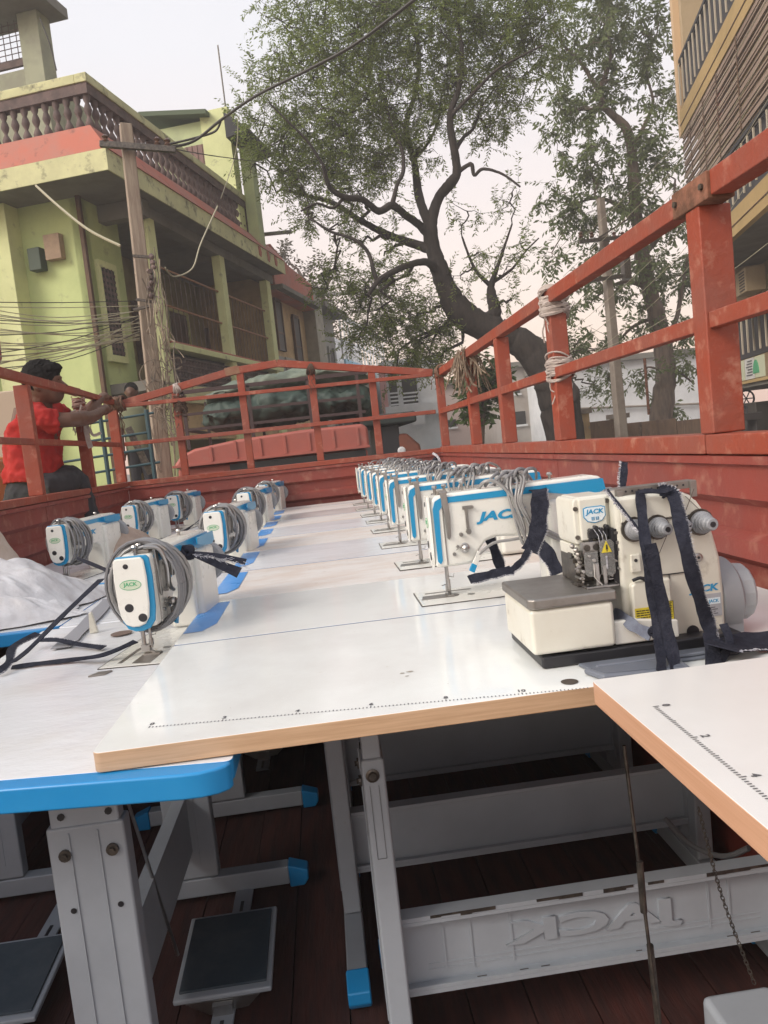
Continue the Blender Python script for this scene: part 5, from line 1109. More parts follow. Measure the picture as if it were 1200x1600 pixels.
# scooter-like iron wheel and bench under the posters
iw = thing('iron_gate_wheel', 'black iron ring ornament under the posters at the right edge', 'iron ring', (0,0,0))
c = ony(1166,623,14.5); g = G(); g.tube([c+Vector((.16*math.cos(a),0,.16*math.sin(a))) for a in [k*math.pi/10 for k in range(21)]], .02, 6, cap=False); 
for a in (0,1.05,2.1): g.cyl(c-Vector((.16*math.cos(a),0,.16*math.sin(a))), c+Vector((.16*math.cos(a),0,.16*math.sin(a))), .012, n=5)
g.cyl(c+Vector((0,0,-.16)), Vector((c.x,c.y,0)), .02, n=6); g.build('ring', GRIL, iw)
p = ony(1185,640,14.2); g = G(); g.box(p.x-.05,p.x+.9,14.2,14.8,0,p.z+.15); tag(g.build('dark_cabinet', mat('dark_cabinet',(0.05,0.045,0.04),.6), bevel=.02), 'dark cabinet under the yellow block at the right edge', 'cabinet')
p = ony(1150,652,13.5); g = G(); g.box(p.x-.45,p.x+.5,13.5,13.9,p.z-.08,p.z+.05); 
for x in (-.4,.4): g.box(p.x+x,p.x+x+.05,13.55,13.85,0,p.z-.081)
tag(g.build('bench', mat('dark_bench',(0.05,0.045,0.045),.6), bevel=.01), 'long dark bench top right of the tall lorry post', 'bench')
# ================================================================ POLES AND WIRES
POLE = mat('weathered_wood_pole', (0.38,0.31,0.24), .9, col2=(0.25,0.19,0.15), scale=6, stretch=(6,6,.5), bump=.5, bscale=8, col3=(0.36,0.28,0.2), scale3=7, mix3=(.6,.75))
pt = thing('utility_pole', 'old leaning square utility pole with wire tangle in front of the green house', 'pole', (0,0,0))
Yp = 8.3
top = ony(196,195,Yp); bot = ony(256,735,Yp); d = (bot-top).normalized(); base = top+d*((top.z)/(-d.z))
g = G(); g.tube([base,top], [.13,.085], 4, cap=True); g.build('pole', POLE, pt, bevel=.012)
g = G(); c = ony(172,228,Yp-.1); c2 = ony(262,232,Yp-.1); g.bar(ony(156,225,Yp-.12),ony(275,234,Yp-.12),.05,.06); g.build('cross_arm', DARKM, pt, bevel=.005)
INS = mat('brown_insulator',(0.10,0.05,0.03),.3)
for (px, py) in ((165,220),(246,224),(262,226)): g = G(); p = ony(px,py,Yp-.12); g.lathe([(.02,-.03),(.035,0),(.02,.02),(.035,.04),(.015,.06)], p, n=10); g.build('insulator', INS, pt)
g = G()
for (a, b) in (((208,400),(238,402)),((213,468),(240,472)),((209,484),(236,478)),((236,398),(240,470))): g.bar(ony(*a,Yp-.16),ony(*b,Yp-.16),.04,.025)
g.build('iron_clamp', DARKM, pt)
rg = random.Random(12); g = G()
for k in range(26):
    x = rg.uniform(222,262); y0 = rg.uniform(380,620); pts = [ony(x+rg.uniform(-8,8)+(j*4), y0+j*rg.uniform(18,34), Yp-.17-rg.uniform(0,.1)) for j in range(6)]; g.tube(smoothpts(pts,4), rg.uniform(.003,.008), 5)
for k in range(12):
    c = ony(rg.uniform(238,275), rg.uniform(560,680), Yp-.2); r = rg.uniform(.05,.16); pts = [c+Vector((r*math.cos(a)*rg.uniform(.7,1.2), rg.uniform(-.04,.04), r*math.sin(a)*rg.uniform(.7,1.2))) for a in [j*.9 for j in range(7)]]; g.tube(smoothpts(pts,4), .005, 5)
o = g.build('wire_tangle', mat('tan_wire', (0.34,0.27,0.20), .7, col2=(.12,.1,.08), scale=6)); tag(o, 'tangle of old service wires hanging down the utility pole', 'wires', kind=None)
g = G()
for k in range(8): c = ony(238+rg.uniform(-4,6), 395+k*9, Yp-.2); g.lathe([(.0,0),(.03,.01),(.02,.05),(0,.06)], c+Vector((0,0,-.03)), (rg.uniform(-1,1),-1,rg.uniform(-1,1)), 7)
g.build('wire_connector', BALU, pt)
WIRE = mat('dark_wire', (0.06,0.055,0.05), .7); WIREL = mat('pale_wire', (0.42,0.39,0.28), .6)
def wire(label, pts, r, m_, sub=8, group='overhead wires'):
    g = G(); g.tube(smoothpts([Vector(p) for p in pts], sub), r, 5); o = g.build('overhead_wire', m_, smooth=60); tag(o, label, 'wire', group)
wire('thick black cable rising from the pole top across the sky to the tree', [ony(248,232,8.2),ony(300,222,8.3),ony(345,188,8.2),ony(400,150,7.6),ony(480,110,7.2),ony(560,66,6.8),ony(660,-10,6.3)], .015, WIRE)
wire('second dark cable sagging under the thick one beside the roof room', [ony(262,226,8.2),ony(300,217,8.4),ony(335,206,8.5),ony(345,190,8.4)], .012, WIRE)
wire('thin dark wire crossing the roof room to the tree', [ony(268,232,8.3),ony(330,243,10),ony(420,255,14)], .006, WIRE)
wire('pale twisted wire sweeping down from the balcony to the pole', [ony(56,290,9),ony(95,325,8.7),ony(140,360,8.4),ony(188,384,8.2)], .014, WIREL)
wire('pale wire dropping from the balcony into the verandah', [ony(340,322,10),ony(325,355,9.8),ony(312,385,9.5),ony(300,420,9.3),ony(272,432,9),ony(258,418,8.5)], .009, WIREL)
wire('thin wire running from the roof room to the ochre house', [ony(372,182,14),ony(368,240,14),ony(345,310,13.5)], .007, WIREL)
wire('slack wire dropping from the upper left roof', [ony(62,28,11),ony(78,70,11),ony(88,110,11)], .010, WIRE)
rg = random.Random(31)
for k in range(26):
    y0 = 474+k*4.4+rg.uniform(-2,2); y1 = 500+rg.uniform(-16,32) if k > 3 else 470+8*k; sag = rg.uniform(0,16); p0 = ony(-25,y0,Yp-1.5); p1 = ony(218,y1,Yp-.1)
    mid = ony(100+rg.uniform(-15,15),(y0+y1)/2+sag,Yp-.8); wire('one of the bundle of pale service wires running left from the utility pole', [p0,mid,p1], (.0042), WIREL if k % 6 else WIRE, group='service wires left of the pole')
for k,(a,b) in enumerate((((38,452),(44,520)),((70,468),(75,505)),((101,456),(109,500)),((88,474),(93,506)))): pass
for k in range(7):
    y = 150+k*32; wire('one of the thin wires slanting across the right tree crown', [ony(1210,y-170+k*8,11),ony(1060,y+70+k*4,13),ony(880,y+250,16)], .0042, WIREL, group='thin wires over the right tree')
wire('thin wire crossing behind the tall lorry post', [ony(1200,380,11),ony(1120,440,12),ony(1000,520,14),ony(860,575,17)], .005, WIREL)
p2 = thing('utility_pole', 'grey concrete utility pole with cross arms standing between the right trees', 'pole', (0,0,0))
Y2 = 15.5; top = ony(938,310,Y2); bot = ony(972,690,Y2); d = (bot-top).normalized(); base = top+d*(top.z/(-d.z))
g = G(); g.tube([base,top],[.16,.09],4); g.build('pole', CONC, p2, bevel=.015)
g = G(); g.bar(ony(905,378,Y2-.15),ony(975,370,Y2-.15),.06,.07); g.bar(ony(902,441,Y2-.15),ony(985,430,Y2-.15),.06,.07); g.bar(ony(935,372,Y2-.17),ony(985,340,Y2-.2),.03,.03); g.build('cross_arm', DARKM, p2)
for px in (908,925,960,973): g = G(); g.lathe([(.03,0),(.05,.03),(.03,.06),(.05,.09),(.02,.12)], ony(px,374,Y2-.15)+Vector((0,0,.03)), n=8); g.build('insulator', INS, p2)
g = G(); g.box(ony(965,400,Y2).x,ony(975,400,Y2).x,Y2-.3,Y2-.1,ony(970,440,Y2).z,ony(970,395,Y2).z); g.build('fuse_box', DARKM, p2)
g = G(); a = ony(1005,560,16); g.cyl(ony(1014,648,16),ony(1007,560,16),.03,n=6); tag(g.build('iron_stake', RUST), 'thin rusty iron stake beside the right tree trunk', 'stake')
# ================================================================ LORRY AHEAD WITH TARP, OTHER VEHICLES
lr = thing('parked_lorry', 'red lorry cab with roof rack standing right ahead of the headboard', 'lorry', (0,0,0))
Yl = 7.2; CABR = mat('faded_red_cab', (0.42,0.12,0.09), .5, col2=(0.35,0.11,0.09), scale=2, bump=.05, col3=(0.36,0.16,0.13), scale3=6, mix3=(.6,.75))
def lp(px, py, y=Yl): return ony(px, py, y)
xa, xb = lp(272,730).x, lp(578,700).x
g = G(); L = []
prf = [(0,.0),(.02,.10),(.10,.17),(.30,.225),(.7,.25),(1.2,.26),(1.9,.25),(2.05,.21)]
W_ = xb-xa; pts = [(xa+.0, 2.255),(xa+.01,2.30),(xa+.07,2.37),(xa+.2,2.42),(xa+.6,2.465),(xa+1.2,2.49),(xb-.05,2.49),(xb,2.45),(xb,2.255)]
g.prism(pts, Yl, Yl+1.7, 'y'); rf = g.build('cab_roof', CABR, lr, bevel=.03, seg=3)
g = G()
for k in range(7): x = xa+.35+k*(W_-.45)/6; g.box(x-.012,x+.012,Yl-.012,Yl-.002,2.29,2.455-.03*(k==0))
g.box(xa-.01,xb,Yl-.035,Yl-.002,2.262,2.285); g.build('roof_seam', CABR, rf, bevel=.003)
g = G(); g.box(xa+.02,xb-.02,Yl+.04,Yl+1.6,.7,2.254); cb = g.build('cab_body', CABR, lr, bevel=.03)
g = G(); g.box(xa+.50,xb-.04,Yl+.02,Yl+.038,1.75,2.245); g.build('rear_window', PANE, cb); g = G(); g.box(xa+.20,xa+.44,Yl+.02,Yl+.038,1.75,2.20); g.build('rear_window', CABR, cb)
whm = G(); whm.lathe([(.2,-.12),(.48,-.12),(.5,-.08),(.5,.08),(.48,.12),(.2,.12)], (0,0,0), (1,0,0), 24); wm_ = whm.mesh('wheel', BLACK, 40)
for x in (xa+.15,xb-.15): piece('wheel', wm_, lr, (x,Yl+.9,.5))
g = G()
za, zb_ = 2.56, 2.98
for z in (2.60,2.74,2.88): g.bar((xa+.12,Yl+.05,z),(xb+.0,Yl+.05,z),.025,.025)
for x in (xa+.15,xa+.75,xa+1.3,xb-.05): g.bar((x,Yl+.05,2.42),(x,Yl+.05,2.95),.03,.03); g.bar((x,Yl+.05,2.6),(x,Yl+1.5,2.6),.03,.03); g.bar((x,Yl+1.5,2.42),(x,Yl+1.5,2.95),.03,.03)
g.bar((xa+.1,Yl+.05,2.945),(xb+.05,Yl+.05,2.965),.03,.035); g.build('roof_rack', mat('dark_rack',(0.06,0.035,0.035),.6), lr)
TARP = mat('dark_green_tarpaulin', (0.055,0.085,0.07), .65, col2=(0.03,0.05,0.045), scale=3, bump=.3, bscale=10)
TARP2 = mat('grey_green_tarpaulin', (0.17,0.20,0.155), .7, col2=(0.12,0.15,0.12), scale=3, bump=.3, bscale=10)
def tring(x, rz_, ry_, zc, yc, n=12, sd=0):
    rg = random.Random(sd); return [(x+rg.uniform(-.03,.03), yc+ry_*math.cos(2*math.pi*j/n)*rg.uniform(.88,1.12), zc+rz_*math.sin(2*math.pi*j/n)*rg.uniform(.88,1.12)) for j in range(n)]
xs = [xa+.22+(W_-.1)*k/8 for k in range(9)]
blob('tarpaulin', 'dark green tarpaulin roll tied on the roof rack of the red lorry', 'tarpaulin', [tring(x, [.12,.15,.17,.18,.19,.19,.18,.17,.13][k], .5, [2.72,2.72,2.74,2.76,2.76,2.77,2.77,2.74,2.72][k], Yl+.75, sd=k) for k, x in enumerate(xs)], TARP, amp=.16, ns=.20, fold=.2)
blob('tarpaulin', 'lighter grey green tarpaulin sheet folded over the top of the dark roll', 'tarpaulin', [tring(x+.05, [.02,.07,.09,.10,.10,.10,.09,.08,.03][k], .48, [2.90,2.93,2.96,2.99,3.0,3.02,3.02,2.98,2.95][k], Yl+.75, sd=40+k) for k, x in enumerate(xs)], TARP2, amp=.12, ns=.22, fold=.2)
# dark canopied truck further right
ct = thing('canopy_truck', 'small truck with black flat canopy and rust red front beyond the headboard', 'truck', (0,0,0))
Yt = 9.6; a = lp(566,668,Yt); b = lp(652,662,Yt); g = G(); g.box(a.x,b.x,Yt,Yt+2.2,a.z+.0,a.z+.14); g.build('canopy', mat('black_green_canvas',(0.035,0.045,0.042),.8,bump=.2), ct, bevel=.03)
p = lp(598,700,Yt); q_ = lp(628,700,Yt); g = G(); g.box(p.x,q_.x,Yt+.1,Yt+2.1,.5,a.z-.003); g.build('cabin', mat('black_cabin',(0.025,0.025,0.03),.5), ct, bevel=.02)
p = lp(624,715,Yt); q_ = lp(664,705,Yt); z = lp(640,676,Yt).z; g = G(); g.prism([(p.x,.5),(p.x,z),(p.x+.14,z),(q_.x-.04,z-.16),(q_.x,z-.4),(q_.x,.5)], Yt+.1, Yt+1.6, 'y'); bd = g.build('bonnet', mat('rust_red_bonnet',(0.26,0.085,0.05),.5,col2=(.18,.07,.05),scale=5), ct, bevel=.04, seg=3)
g = G(); g.lathe([(.05,0),(.05,.03),(.03,.04)], lp(628,704,Yt)+Vector((0,.05,0)), (0,-1,0), 12); g.build('headlight', WHT, bd)
g = G(); 
for x in (p.x+.1,q_.x-.1): pass
for x in (p.x,q_.x-.1): piece('wheel', wm_, ct, (x,Yt+1,.35), (0,0,0), (.7,.7,.7))
# parked cars and motorbikes whose tops show above the side boards
def car(label, px, py, y, c_):
    t = thing('parked_car', label, 'car', (0,0,0)); p = ony(px, py, y); zt = 1.48
    x = p.x; g = G(); g.prism([(-.75,.35),(-.82,.75),(-.70,.95),(-.55,1.42),(.55,1.42),(.70,.95),(.82,.75),(.75,.35)], 0, 3.6, 'y'); 
    m_ = mat('car_paint_'+str(px), c_, .3, coat=.5); o = g.build('body', m_, t, bevel=.08, seg=3); t.location = (x, y, 0)
    g = G(); g.prism([(-.5,1.02),(.5,1.02),(.44,1.34),(-.44,1.34)], -.012, -.002, 'y'); g.build('rear_window', PANE, o)
    for sx in (-.7,.7):
        for yy in (.6,2.9): piece('wheel', wm_, t, (sx,yy,.3), (0,0,0), (.6,.6,.6))
        g = G(); g.box(sx-.1,sx+.1,-.02,.0,.75,.9); g.build('tail_lamp', CABR, o)
car('white car low behind the headboard, left of the corner post', 655, 690, 21, (0.6,0.6,0.6)); car('teal blue car low behind the corner of the lorry rails', 726, 690, 22, (0.05,0.25,0.33)); car('dark car parked beyond the straw tied to the rail corner', 705, 690, 28, (0.08,0.09,0.11))
def bike(label, px, y, c_):
    t = thing('motorbike', label, 'motorbike', (0,0,0)); p = ony(px, 700, y); t.location = (p.x, y, 0); t.rotation_euler = (0,0,random.uniform(.6,1.2))
    for yy in (0,1.25): g = G(); g.tube([(0,yy+.29*math.cos(a),.31+.29*math.sin(a)) for a in [k*math.pi/8 for k in range(17)]], .045, 6, cap=False); g.build('wheel', BLACK, t)
    g = G(); g.prism([(.3,.75),(.55,1.02),(.85,.98),(.85,.8),(.6,.55)], -.11, .11, 'x'); g.build('tank', mat('bike_paint_'+str(px), c_, .3), t, bevel=.03)
    g = G(); g.box(-.12,.12,-.25,.35,.74,.84); g.build('seat', BLACK, t, bevel=.03); g = G(); g.tube([(-.36,.85,1.10),(-.1,1.0,1.05),(.1,1.0,1.05),(.36,.85,1.10)],.015,6); g.tube([(0,1.0,1.05),(0,1.25,.31)],.03,6); g.box(-.08,.08,.3,.8,.3,.6); g.build('handlebar', DARKM, t)
    g = G(); g.tube([(-.3,.88,1.1),(-.36,.9,1.28)],.008,5); g.lathe([(.04,0),(.05,.01),(.04,.02)], (-.36,.9,1.3),(0,-1,0),10); g.build('mirror', DARKM, t)
for i, (px, y, c_) in enumerate(((640,17,(0.05,0.05,0.06)),(672,18,(0.3,0.05,0.04)),(760,17,(0.06,0.1,0.2)),(812,16,(0.04,0.04,0.04)))): bike(['black motorbike beyond the rust red bonnet','red motorbike left of the corner post','blue motorbike between the second and third posts','black motorbike in front of the small white house'][i], px, y, c_)
# people far down the street
# ================================================================ TREES
BARK = mat('dark_bark', (0.055,0.043,0.037), .95, col2=(0.028,0.023,0.021), scale=4, stretch=(3,3,.8), bump=1.0, bscale=12)
BARK2 = mat('brown_bark', (0.17,0.125,0.095), .95, col2=(0.09,0.068,0.054), scale=4, stretch=(3,3,.6), bump=.8, bscale=7)
def leafmat(name, a, b, c, tr=.35):
    m = mat(name, a, .55, col2=b, scale=1.1, mix=(.38,.62), col3=c, scale3=9, mix3=(.5,.72), spec=.3)
    t = m.node_tree; pb = t.nodes['Principled BSDF']; o = t.nodes['Material Output']; ts = t.nodes.new('ShaderNodeBsdfTranslucent'); mx = t.nodes.new('ShaderNodeMixShader'); mx.inputs[0].default_value = tr
    src = pb.inputs['Base Color'].links[0].from_socket; t.links.new(src, ts.inputs[0]); t.links.new(pb.outputs[0], mx.inputs[1]); t.links.new(ts.outputs[0], mx.inputs[2]); t.links.new(mx.outputs[0], o.inputs[0]); return m
def tri_mesh(name, verts, nper, faces_per, m_):
    n = len(verts)//nper; nf = len(faces_per); me = bpy.data.meshes.new(name); me.vertices.add(len(verts)); me.vertices.foreach_set('co', verts.astype(np.float32).ravel())
    L = len(faces_per[0]); f = (np.array(faces_per)[None]+(np.arange(n)*nper)[:,None,None]).reshape(-1, L)
    me.loops.add(f.size); me.loops.foreach_set('vertex_index', f.ravel().astype(np.int32)); me.polygons.add(len(f)); me.polygons.foreach_set('loop_start', (np.arange(len(f))*L).astype(np.int32)); me.polygons.foreach_set('loop_total', np.full(len(f), L, np.int32))
    me.update(calc_edges=True); me.materials.append(m_); return me
def unit(a): return a/np.maximum(np.linalg.norm(a, axis=-1, keepdims=True), 1e-9)
def leaves(twig_a, twig_b, per, size, asp, rg, droop=.25, spread=.9):
    """leaflets along each twig in two rows, every leaflet a bent rhomb"""
    n = len(twig_a); t = np.tile(np.linspace(.15, 1, per), (n,1)); p = twig_a[:,None]+(twig_b-twig_a)[:,None]*t[...,None]
    d = unit(twig_b-twig_a)[:,None]; up = np.array([0,0,1.]); s = unit(np.cross(d, up)+rg.normal(0,.05,(n,1,3)))
    sg = np.where(np.arange(per) % 2, 1, -1)[None,:,None]
    dr = unit(d*.55+s*sg*spread+np.array([0,0,-droop])+rg.normal(0,.35,(n,per,3)))
    nn = unit(np.cross(dr, d+rg.normal(0,.4,(n,per,3)))); L = size*rg.uniform(.7,1.25,(n,per,1)); wv = np.cross(nn, dr)*L*asp/2
    v = np.stack([p, p+dr*L*.5+wv+nn*L*.03, p+dr*L, p+dr*L*.5-wv+nn*L*.03], 2); return v.reshape(-1,3)
def tree(name, label, Y, limbs, blobs, bark, lm, leaf, asp, dens, per=14, tw_len=.45, depthk=1.0, sub_r=.012, seed=1, droop=.25, hang=.25, leafspread=.9, group=None, skip=0):
    t = thing(name, label, 'tree', (0,0,0), 0, group); rg = np.random.default_rng(seed); rp = random.Random(seed); skel = []; k = Y/1200
    g = G()
    for li, lb in enumerate(limbs):
        pts = []; rad = []
        for (px, py, r, *dy) in lb: pts.append(ony(px, py, Y+(dy[0] if dy else 0))); rad.append(r*k)
        S_ = smoothpts(pts, 6); R_ = []
        for i in range(len(pts)-1):
            for j in range(6): R_.append((rad[i]+(rad[i+1]-rad[i])*j/6)*(1+.035*math.sin(i*3+j*.7+li)+rp.uniform(-.03,.03)))
        R_.append(rad[-1]); S_ = [p+Vector((rp.uniform(-1,1),rp.uniform(-1,1),rp.uniform(-1,1)))*R_[i]*.07 for i, p in enumerate(S_)]
        g.tube(S_, R_, 10 if rad[0] > .1 else 6)
        for p, r in zip(S_, R_): skel.append((*p, r))
        if li == 0: tr_o = g.build('trunk', bark, t, smooth=70); g = G()
    br = g.build('branch', bark, t, smooth=70); SK = np.array(skel); top = SK[SK[:,2] > 3.0] if (SK[:,2] > 3.0).any() else SK
    g2 = G(); TA = []; TB = []
    for (px, py, rpx, *ex) in blobs:
        dn = ex[0] if ex else 1.0; dy = ex[1] if len(ex) > 1 else 0.0
        c = np.array(ony(px, py, Y+dy)); R = rpx*k; ns = max(3, int(dens*dn*(rpx/30)**2))
        q = rg.normal(0,1,(ns,3)); q = unit(q)*(rg.uniform(0,1,(ns,1))**.45)*R; q[:,1] *= depthk; cs = c+q
        # limb to the clump
        i = np.argmin(np.linalg.norm(top[:,:3]-c, axis=1)+top[:,3]*0); a = top[i]; 
        def wig(a_, b_, r0, r1, n_=5, amp=.12):
            a_ = Vector(a_); b_ = Vector(b_); L = (b_-a_).length; pts = [a_.lerp(b_, j/n_)+Vector((rp.uniform(-1,1),rp.uniform(-1,1),rp.uniform(-.6,1)))*L*amp*(0 if j in (0,n_) else 1) for j in range(n_+1)]
            g2.tube(pts, [r0+(r1-r0)*j/n_ for j in range(n_+1)], 5, cap=False); return pts
        main = wig(a[:3], c, min(a[3]*.7, .05), .016, 6); mp = np.array([tuple(p) for p in main])
        for cc in cs[::1]:
            j = np.argmin(np.linalg.norm(mp-cc, axis=1)); pts = wig(mp[j], cc, sub_r, .004, 3, .16)
            if rp.random() < .35: mp = np.vstack([mp, np.array([tuple(p) for p in pts[1:]])])
        nt_w = 6
        A = np.repeat(cs, nt_w, 0)+rg.normal(0,.05,(ns*nt_w,3)); dd = unit(rg.normal(0,1,(ns*nt_w,3))+np.array([0,0,-hang])); B = A+dd*tw_len*rg.uniform(.5,1.2,(len(A),1)); TA.append(A); TB.append(B)
    g2.build('twigs', bark, t)['kind'] = 'stuff'
    A = np.concatenate(TA); B = np.concatenate(TB)
    if skip: keep = rg.random(len(A)) > skip; A = A[keep]; B = B[keep]
    v = leaves(A, B, per, leaf, asp, rg, droop, leafspread); me = tri_mesh('crown', v, 4, [(0,1,2),(0,2,3)], lm); o = piece('crown', me, t); o['kind'] = 'stuff'
    # fine twigs as thin three sided rods
    d = unit(B-A); s = unit(np.cross(d, np.array([.3,.2,1.])))*.004; s2 = np.cross(d, s); vv = np.stack([A+s, A-s*.5+s2, A-s*.5-s2, B], 1).reshape(-1,3)
    me = tri_mesh('fine_twigs', vv, 4, [(0,1,3),(1,2,3),(2,0,3)], bark); o = piece('fine_twigs', me, t); o['kind'] = 'stuff'
    print(name, 'leaves', len(v)//4); return t
LM1 = leafmat('feathery_leaf', (0.22,0.28,0.065), (0.165,0.215,0.055), (0.32,0.39,0.10), .5)
limbs1 = [[(905,860,36),(898,760,33),(885,690,31),(872,630,31),(862,592,32),(838,556,27),(806,532,23),(770,516,22),(735,500,23),(711,476,20),(696,446,16),(686,418,14),(676,387,12),(672,352,11)],
 [(672,352,10),(684,312,8),(704,286,8,-.3),(714,268,7,-.4),(710,237,6,-.5),(703,183,5,-.6),(717,137,4,-.6),(722,83,3.4,-.6),(713,20,2.4,-.4),(705,-60,1.5)],
 [(672,352,9),(660,325,7),(652,292,6.5,.3),(647,250,5.5,.5),(634,200,4.5,.6),(647,150,3.6,.8),(655,90,3,.8),(640,20,2,.9)],
 [(674,372,8),(655,352,6),(636,338,5.5,-.5),(613,321,5.5,-.9),(592,330,5,-1.1),(567,312,4.5,-1.4),(538,308,4,-1.6),(515,292,3.3,-1.8),(505,258,2.6,-2)],
 [(676,390,9),(650,382,6.5,.2),(617,371,6,.5),(588,358,5.2,.8),(559,342,4.8,1),(520,317,4,1.3),(480,306,3,1.5),(440,296,2,1.6)],
 [(684,424,8),(668,410,5.5,-.3),(645,412,5,-.6),(613,425,4.5,-.9),(590,440,4,-1.1),(575,462,2.6,-1.2)],
 [(590,440,3.4,-1.1),(584,425,3,-1.1),(576,396,2.8,-1.0),(555,375,2.5,-1),(517,362,2,-.9),(495,348,1.5,-.9)],
 [(613,321,4,-.9),(620,290,3,-.9),(630,268,3,-.8),(628,235,2.6,-.7),(610,190,2,-.6),(600,150,1.6,-.6)],
 [(714,270,4,-.4),(728,260,3.2,-.5),(737,257,3,-.6),(741,274,2.6,-.6),(755,264,2.4,-.7),(785,272,2,-.8),(813,292,1.5,-.9)],
 [(710,237,4,-.5),(724,215,3,-.4),(740,200,2.4,-.3),(752,168,1.8,-.2),(775,135,1.4)],
 [(740,500,15,0),(762,500,12,0),(773,487,11,0),(768,462,8,0),(768,444,5.5,0),(778,415,3,0),(790,380,2,0),(800,350,1.4,0)],
 [(768,448,4),(745,425,2.5),(732,398,2),(722,370,1.4)], [(772,440,3),(800,420,2),(822,392,1.5),(842,372,1)],
 [(538,308,2.6,-1.6),(520,325,2,-1.6),(495,318,1.6,-1.7),(470,330,1.2,-1.8)], [(647,250,3,.5),(668,225,2.5,.7),(684,190,2,.8),(690,150,1.5,1)],
 [(703,183,3.4,-.6),(735,150,2.6,-.9),(775,110,2,-1.2),(810,90,1.6,-1.4),(850,70,1.2,-1.6)], [(634,200,3,.6),(600,170,2.4,.9),(560,130,2,1.2),(520,100,1.5,1.4),(470,70,1.1,1.6)],
 [(505,258,2,-2),(480,220,1.6,-2.1),(450,190,1.3,-2.2),(420,160,1,-2.2)],
 [(872,600,16,-.1),(893,612,10,-.2),(897,650,12,-.2),(903,720,12,-.2),(905,860,12,-.2)],
 [(885,600,9,-.2),(898,612,8,-.3),(896,628,6,-.3)]]
blobs1 = [(560,50,75),(650,55,80),(740,45,80),(830,60,60),(490,110,60,.9),(425,125,45,.8),(395,185,34,.8),(440,215,55),(520,185,72,1.1),(605,165,75,1.1),(700,140,62),(785,140,50),(398,255,24,.7),(455,285,42,.9),(530,270,52),(600,250,52,.9),(480,335,28,.8),(535,345,32,.6),(655,230,36,.7),(765,205,34,.6),(450,40,50,.6),(600,-40,90,.7),(720,-60,90,.7),(840,-30,70,.7),(500,-20,60,.6),
 (525,420,32,.9),(560,465,42),(615,445,44),(600,512,46,1.1),(655,490,42,1.1),(560,525,30),(672,545,36),(512,448,22),(640,552,34),(600,400,30,.5),(695,520,28),(690,575,26,.8),(620,575,24,.6),
 (780,430,44,.20),(815,385,34,.16),(748,395,30,.22),(730,330,30,.10),(800,300,34,.10),(800,470,34,.22),(720,430,24,.3),(560,375,26,.4),(620,330,34,.28),(560,300,30,.5)]
tree('tall_tree', 'big feathery leaved tree with dark trunk leaning left across the middle of the sky', 15.5, limbs1, blobs1, BARK, LM1, .085, .30, 10.5, per=16, tw_len=.50, depthk=1.3, sub_r=.010, seed=3, hang=.35)
LM2 = leafmat('broad_greyish_leaf', (0.165,0.21,0.075), (0.12,0.155,0.06), (0.24,0.29,0.11), .48)
limbs2 = [[(1046,830,22),(1038,720,20),(1034,650,18),(1040,590,16),(1036,540,15),(1026,495,14),(1014,450,12),(1004,400,11),(996,350,9),(990,290,9),(987,235,8),(978,200,7),(960,182,6)],
 [(960,182,5.5),(942,168,5),(925,172,3.5),(905,170,2.4),(885,180,1.6)],[(942,168,4.4),(938,140,4),(948,112,3.4),(955,80,2.6),(948,40,2),(955,-20,1.2)],[(944,160,4),(925,125,3.4),(905,95,2.6),(880,70,2),(860,40,1.4)],
 [(987,235,4),(1005,200,3.2),(1020,160,2.5),(1010,110,2),(1020,60,1.4)],[(996,350,5),(965,320,3.5),(930,310,2.4),(895,320,1.6)],[(1004,400,5),(1030,370,3.6),(1050,330,2.5),(1055,280,1.6)],[(1014,450,5),(980,440,3.2),(950,450,2.4),(925,470,1.5)],
 [(1036,540,6),(1056,500,4),(1066,450,3),(1075,400,2)],[(1026,495,4),(990,510,2.6),(960,540,1.8)],[(1036,560,3),(1060,580,2),(1085,600,1.2)]]
blobs2 = [(880,70,46,.8),(940,40,55),(1000,70,48,.9),(1028,150,36,.8),(960,130,44,.9),(900,165,44,.9),(868,220,32,.7),(1000,220,42),(1035,255,30),(930,255,46),(880,300,32,.8),(980,320,48),(1045,340,40),(915,355,46,.9),(862,395,20,.5),(985,420,46),(1050,430,40),(935,440,38,.8),(895,480,26,.5),(955,520,34,.6),(1000,500,30,.7),(1070,520,32,.8),(915,555,24,.3),(1060,590,26,.5),(950,590,22,.3),(1000,580,20,.35),(950,-30,70,.7),(1030,10,40,.5),(1085,400,30),(1080,300,25),(885,545,22,.25),(1050,640,16,.5)]
tree('shade_tree', 'dense broad leaved tree beside the yellow block, brown trunk behind the tall lorry post', 21.0, limbs2, blobs2, BARK2, LM2, .17, .36, 7.3, per=12, tw_len=.62, depthk=1.2, sub_r=.012, seed=9, droop=.5, hang=.6)
LM3 = leafmat('far_brownish_leaf', (0.10,0.085,0.05), (0.07,0.065,0.04), (0.13,0.12,0.06))
tree('far_tree', 'small brownish tree rising behind the red parapet of the ochre house', 30.0, [[(520,760,8),(505,600,7),(490,500,6),(478,450,4),(465,420,2)],[(490,500,3),(510,450,2),(520,430,1)]], [(450,410,18,.5),(480,430,22,.6),(500,455,22,.7),(520,480,20,.7),(470,455,20,.6),(440,395,10,.3),(505,420,14,.35),(530,510,20,.6)], BARK2, LM3, .17, .4, 14, per=10, tw_len=.6, seed=14, hang=0)
LM4 = leafmat('bright_shrub_leaf', (0.085,0.14,0.035), (0.06,0.10,0.03), (0.12,0.18,0.05))
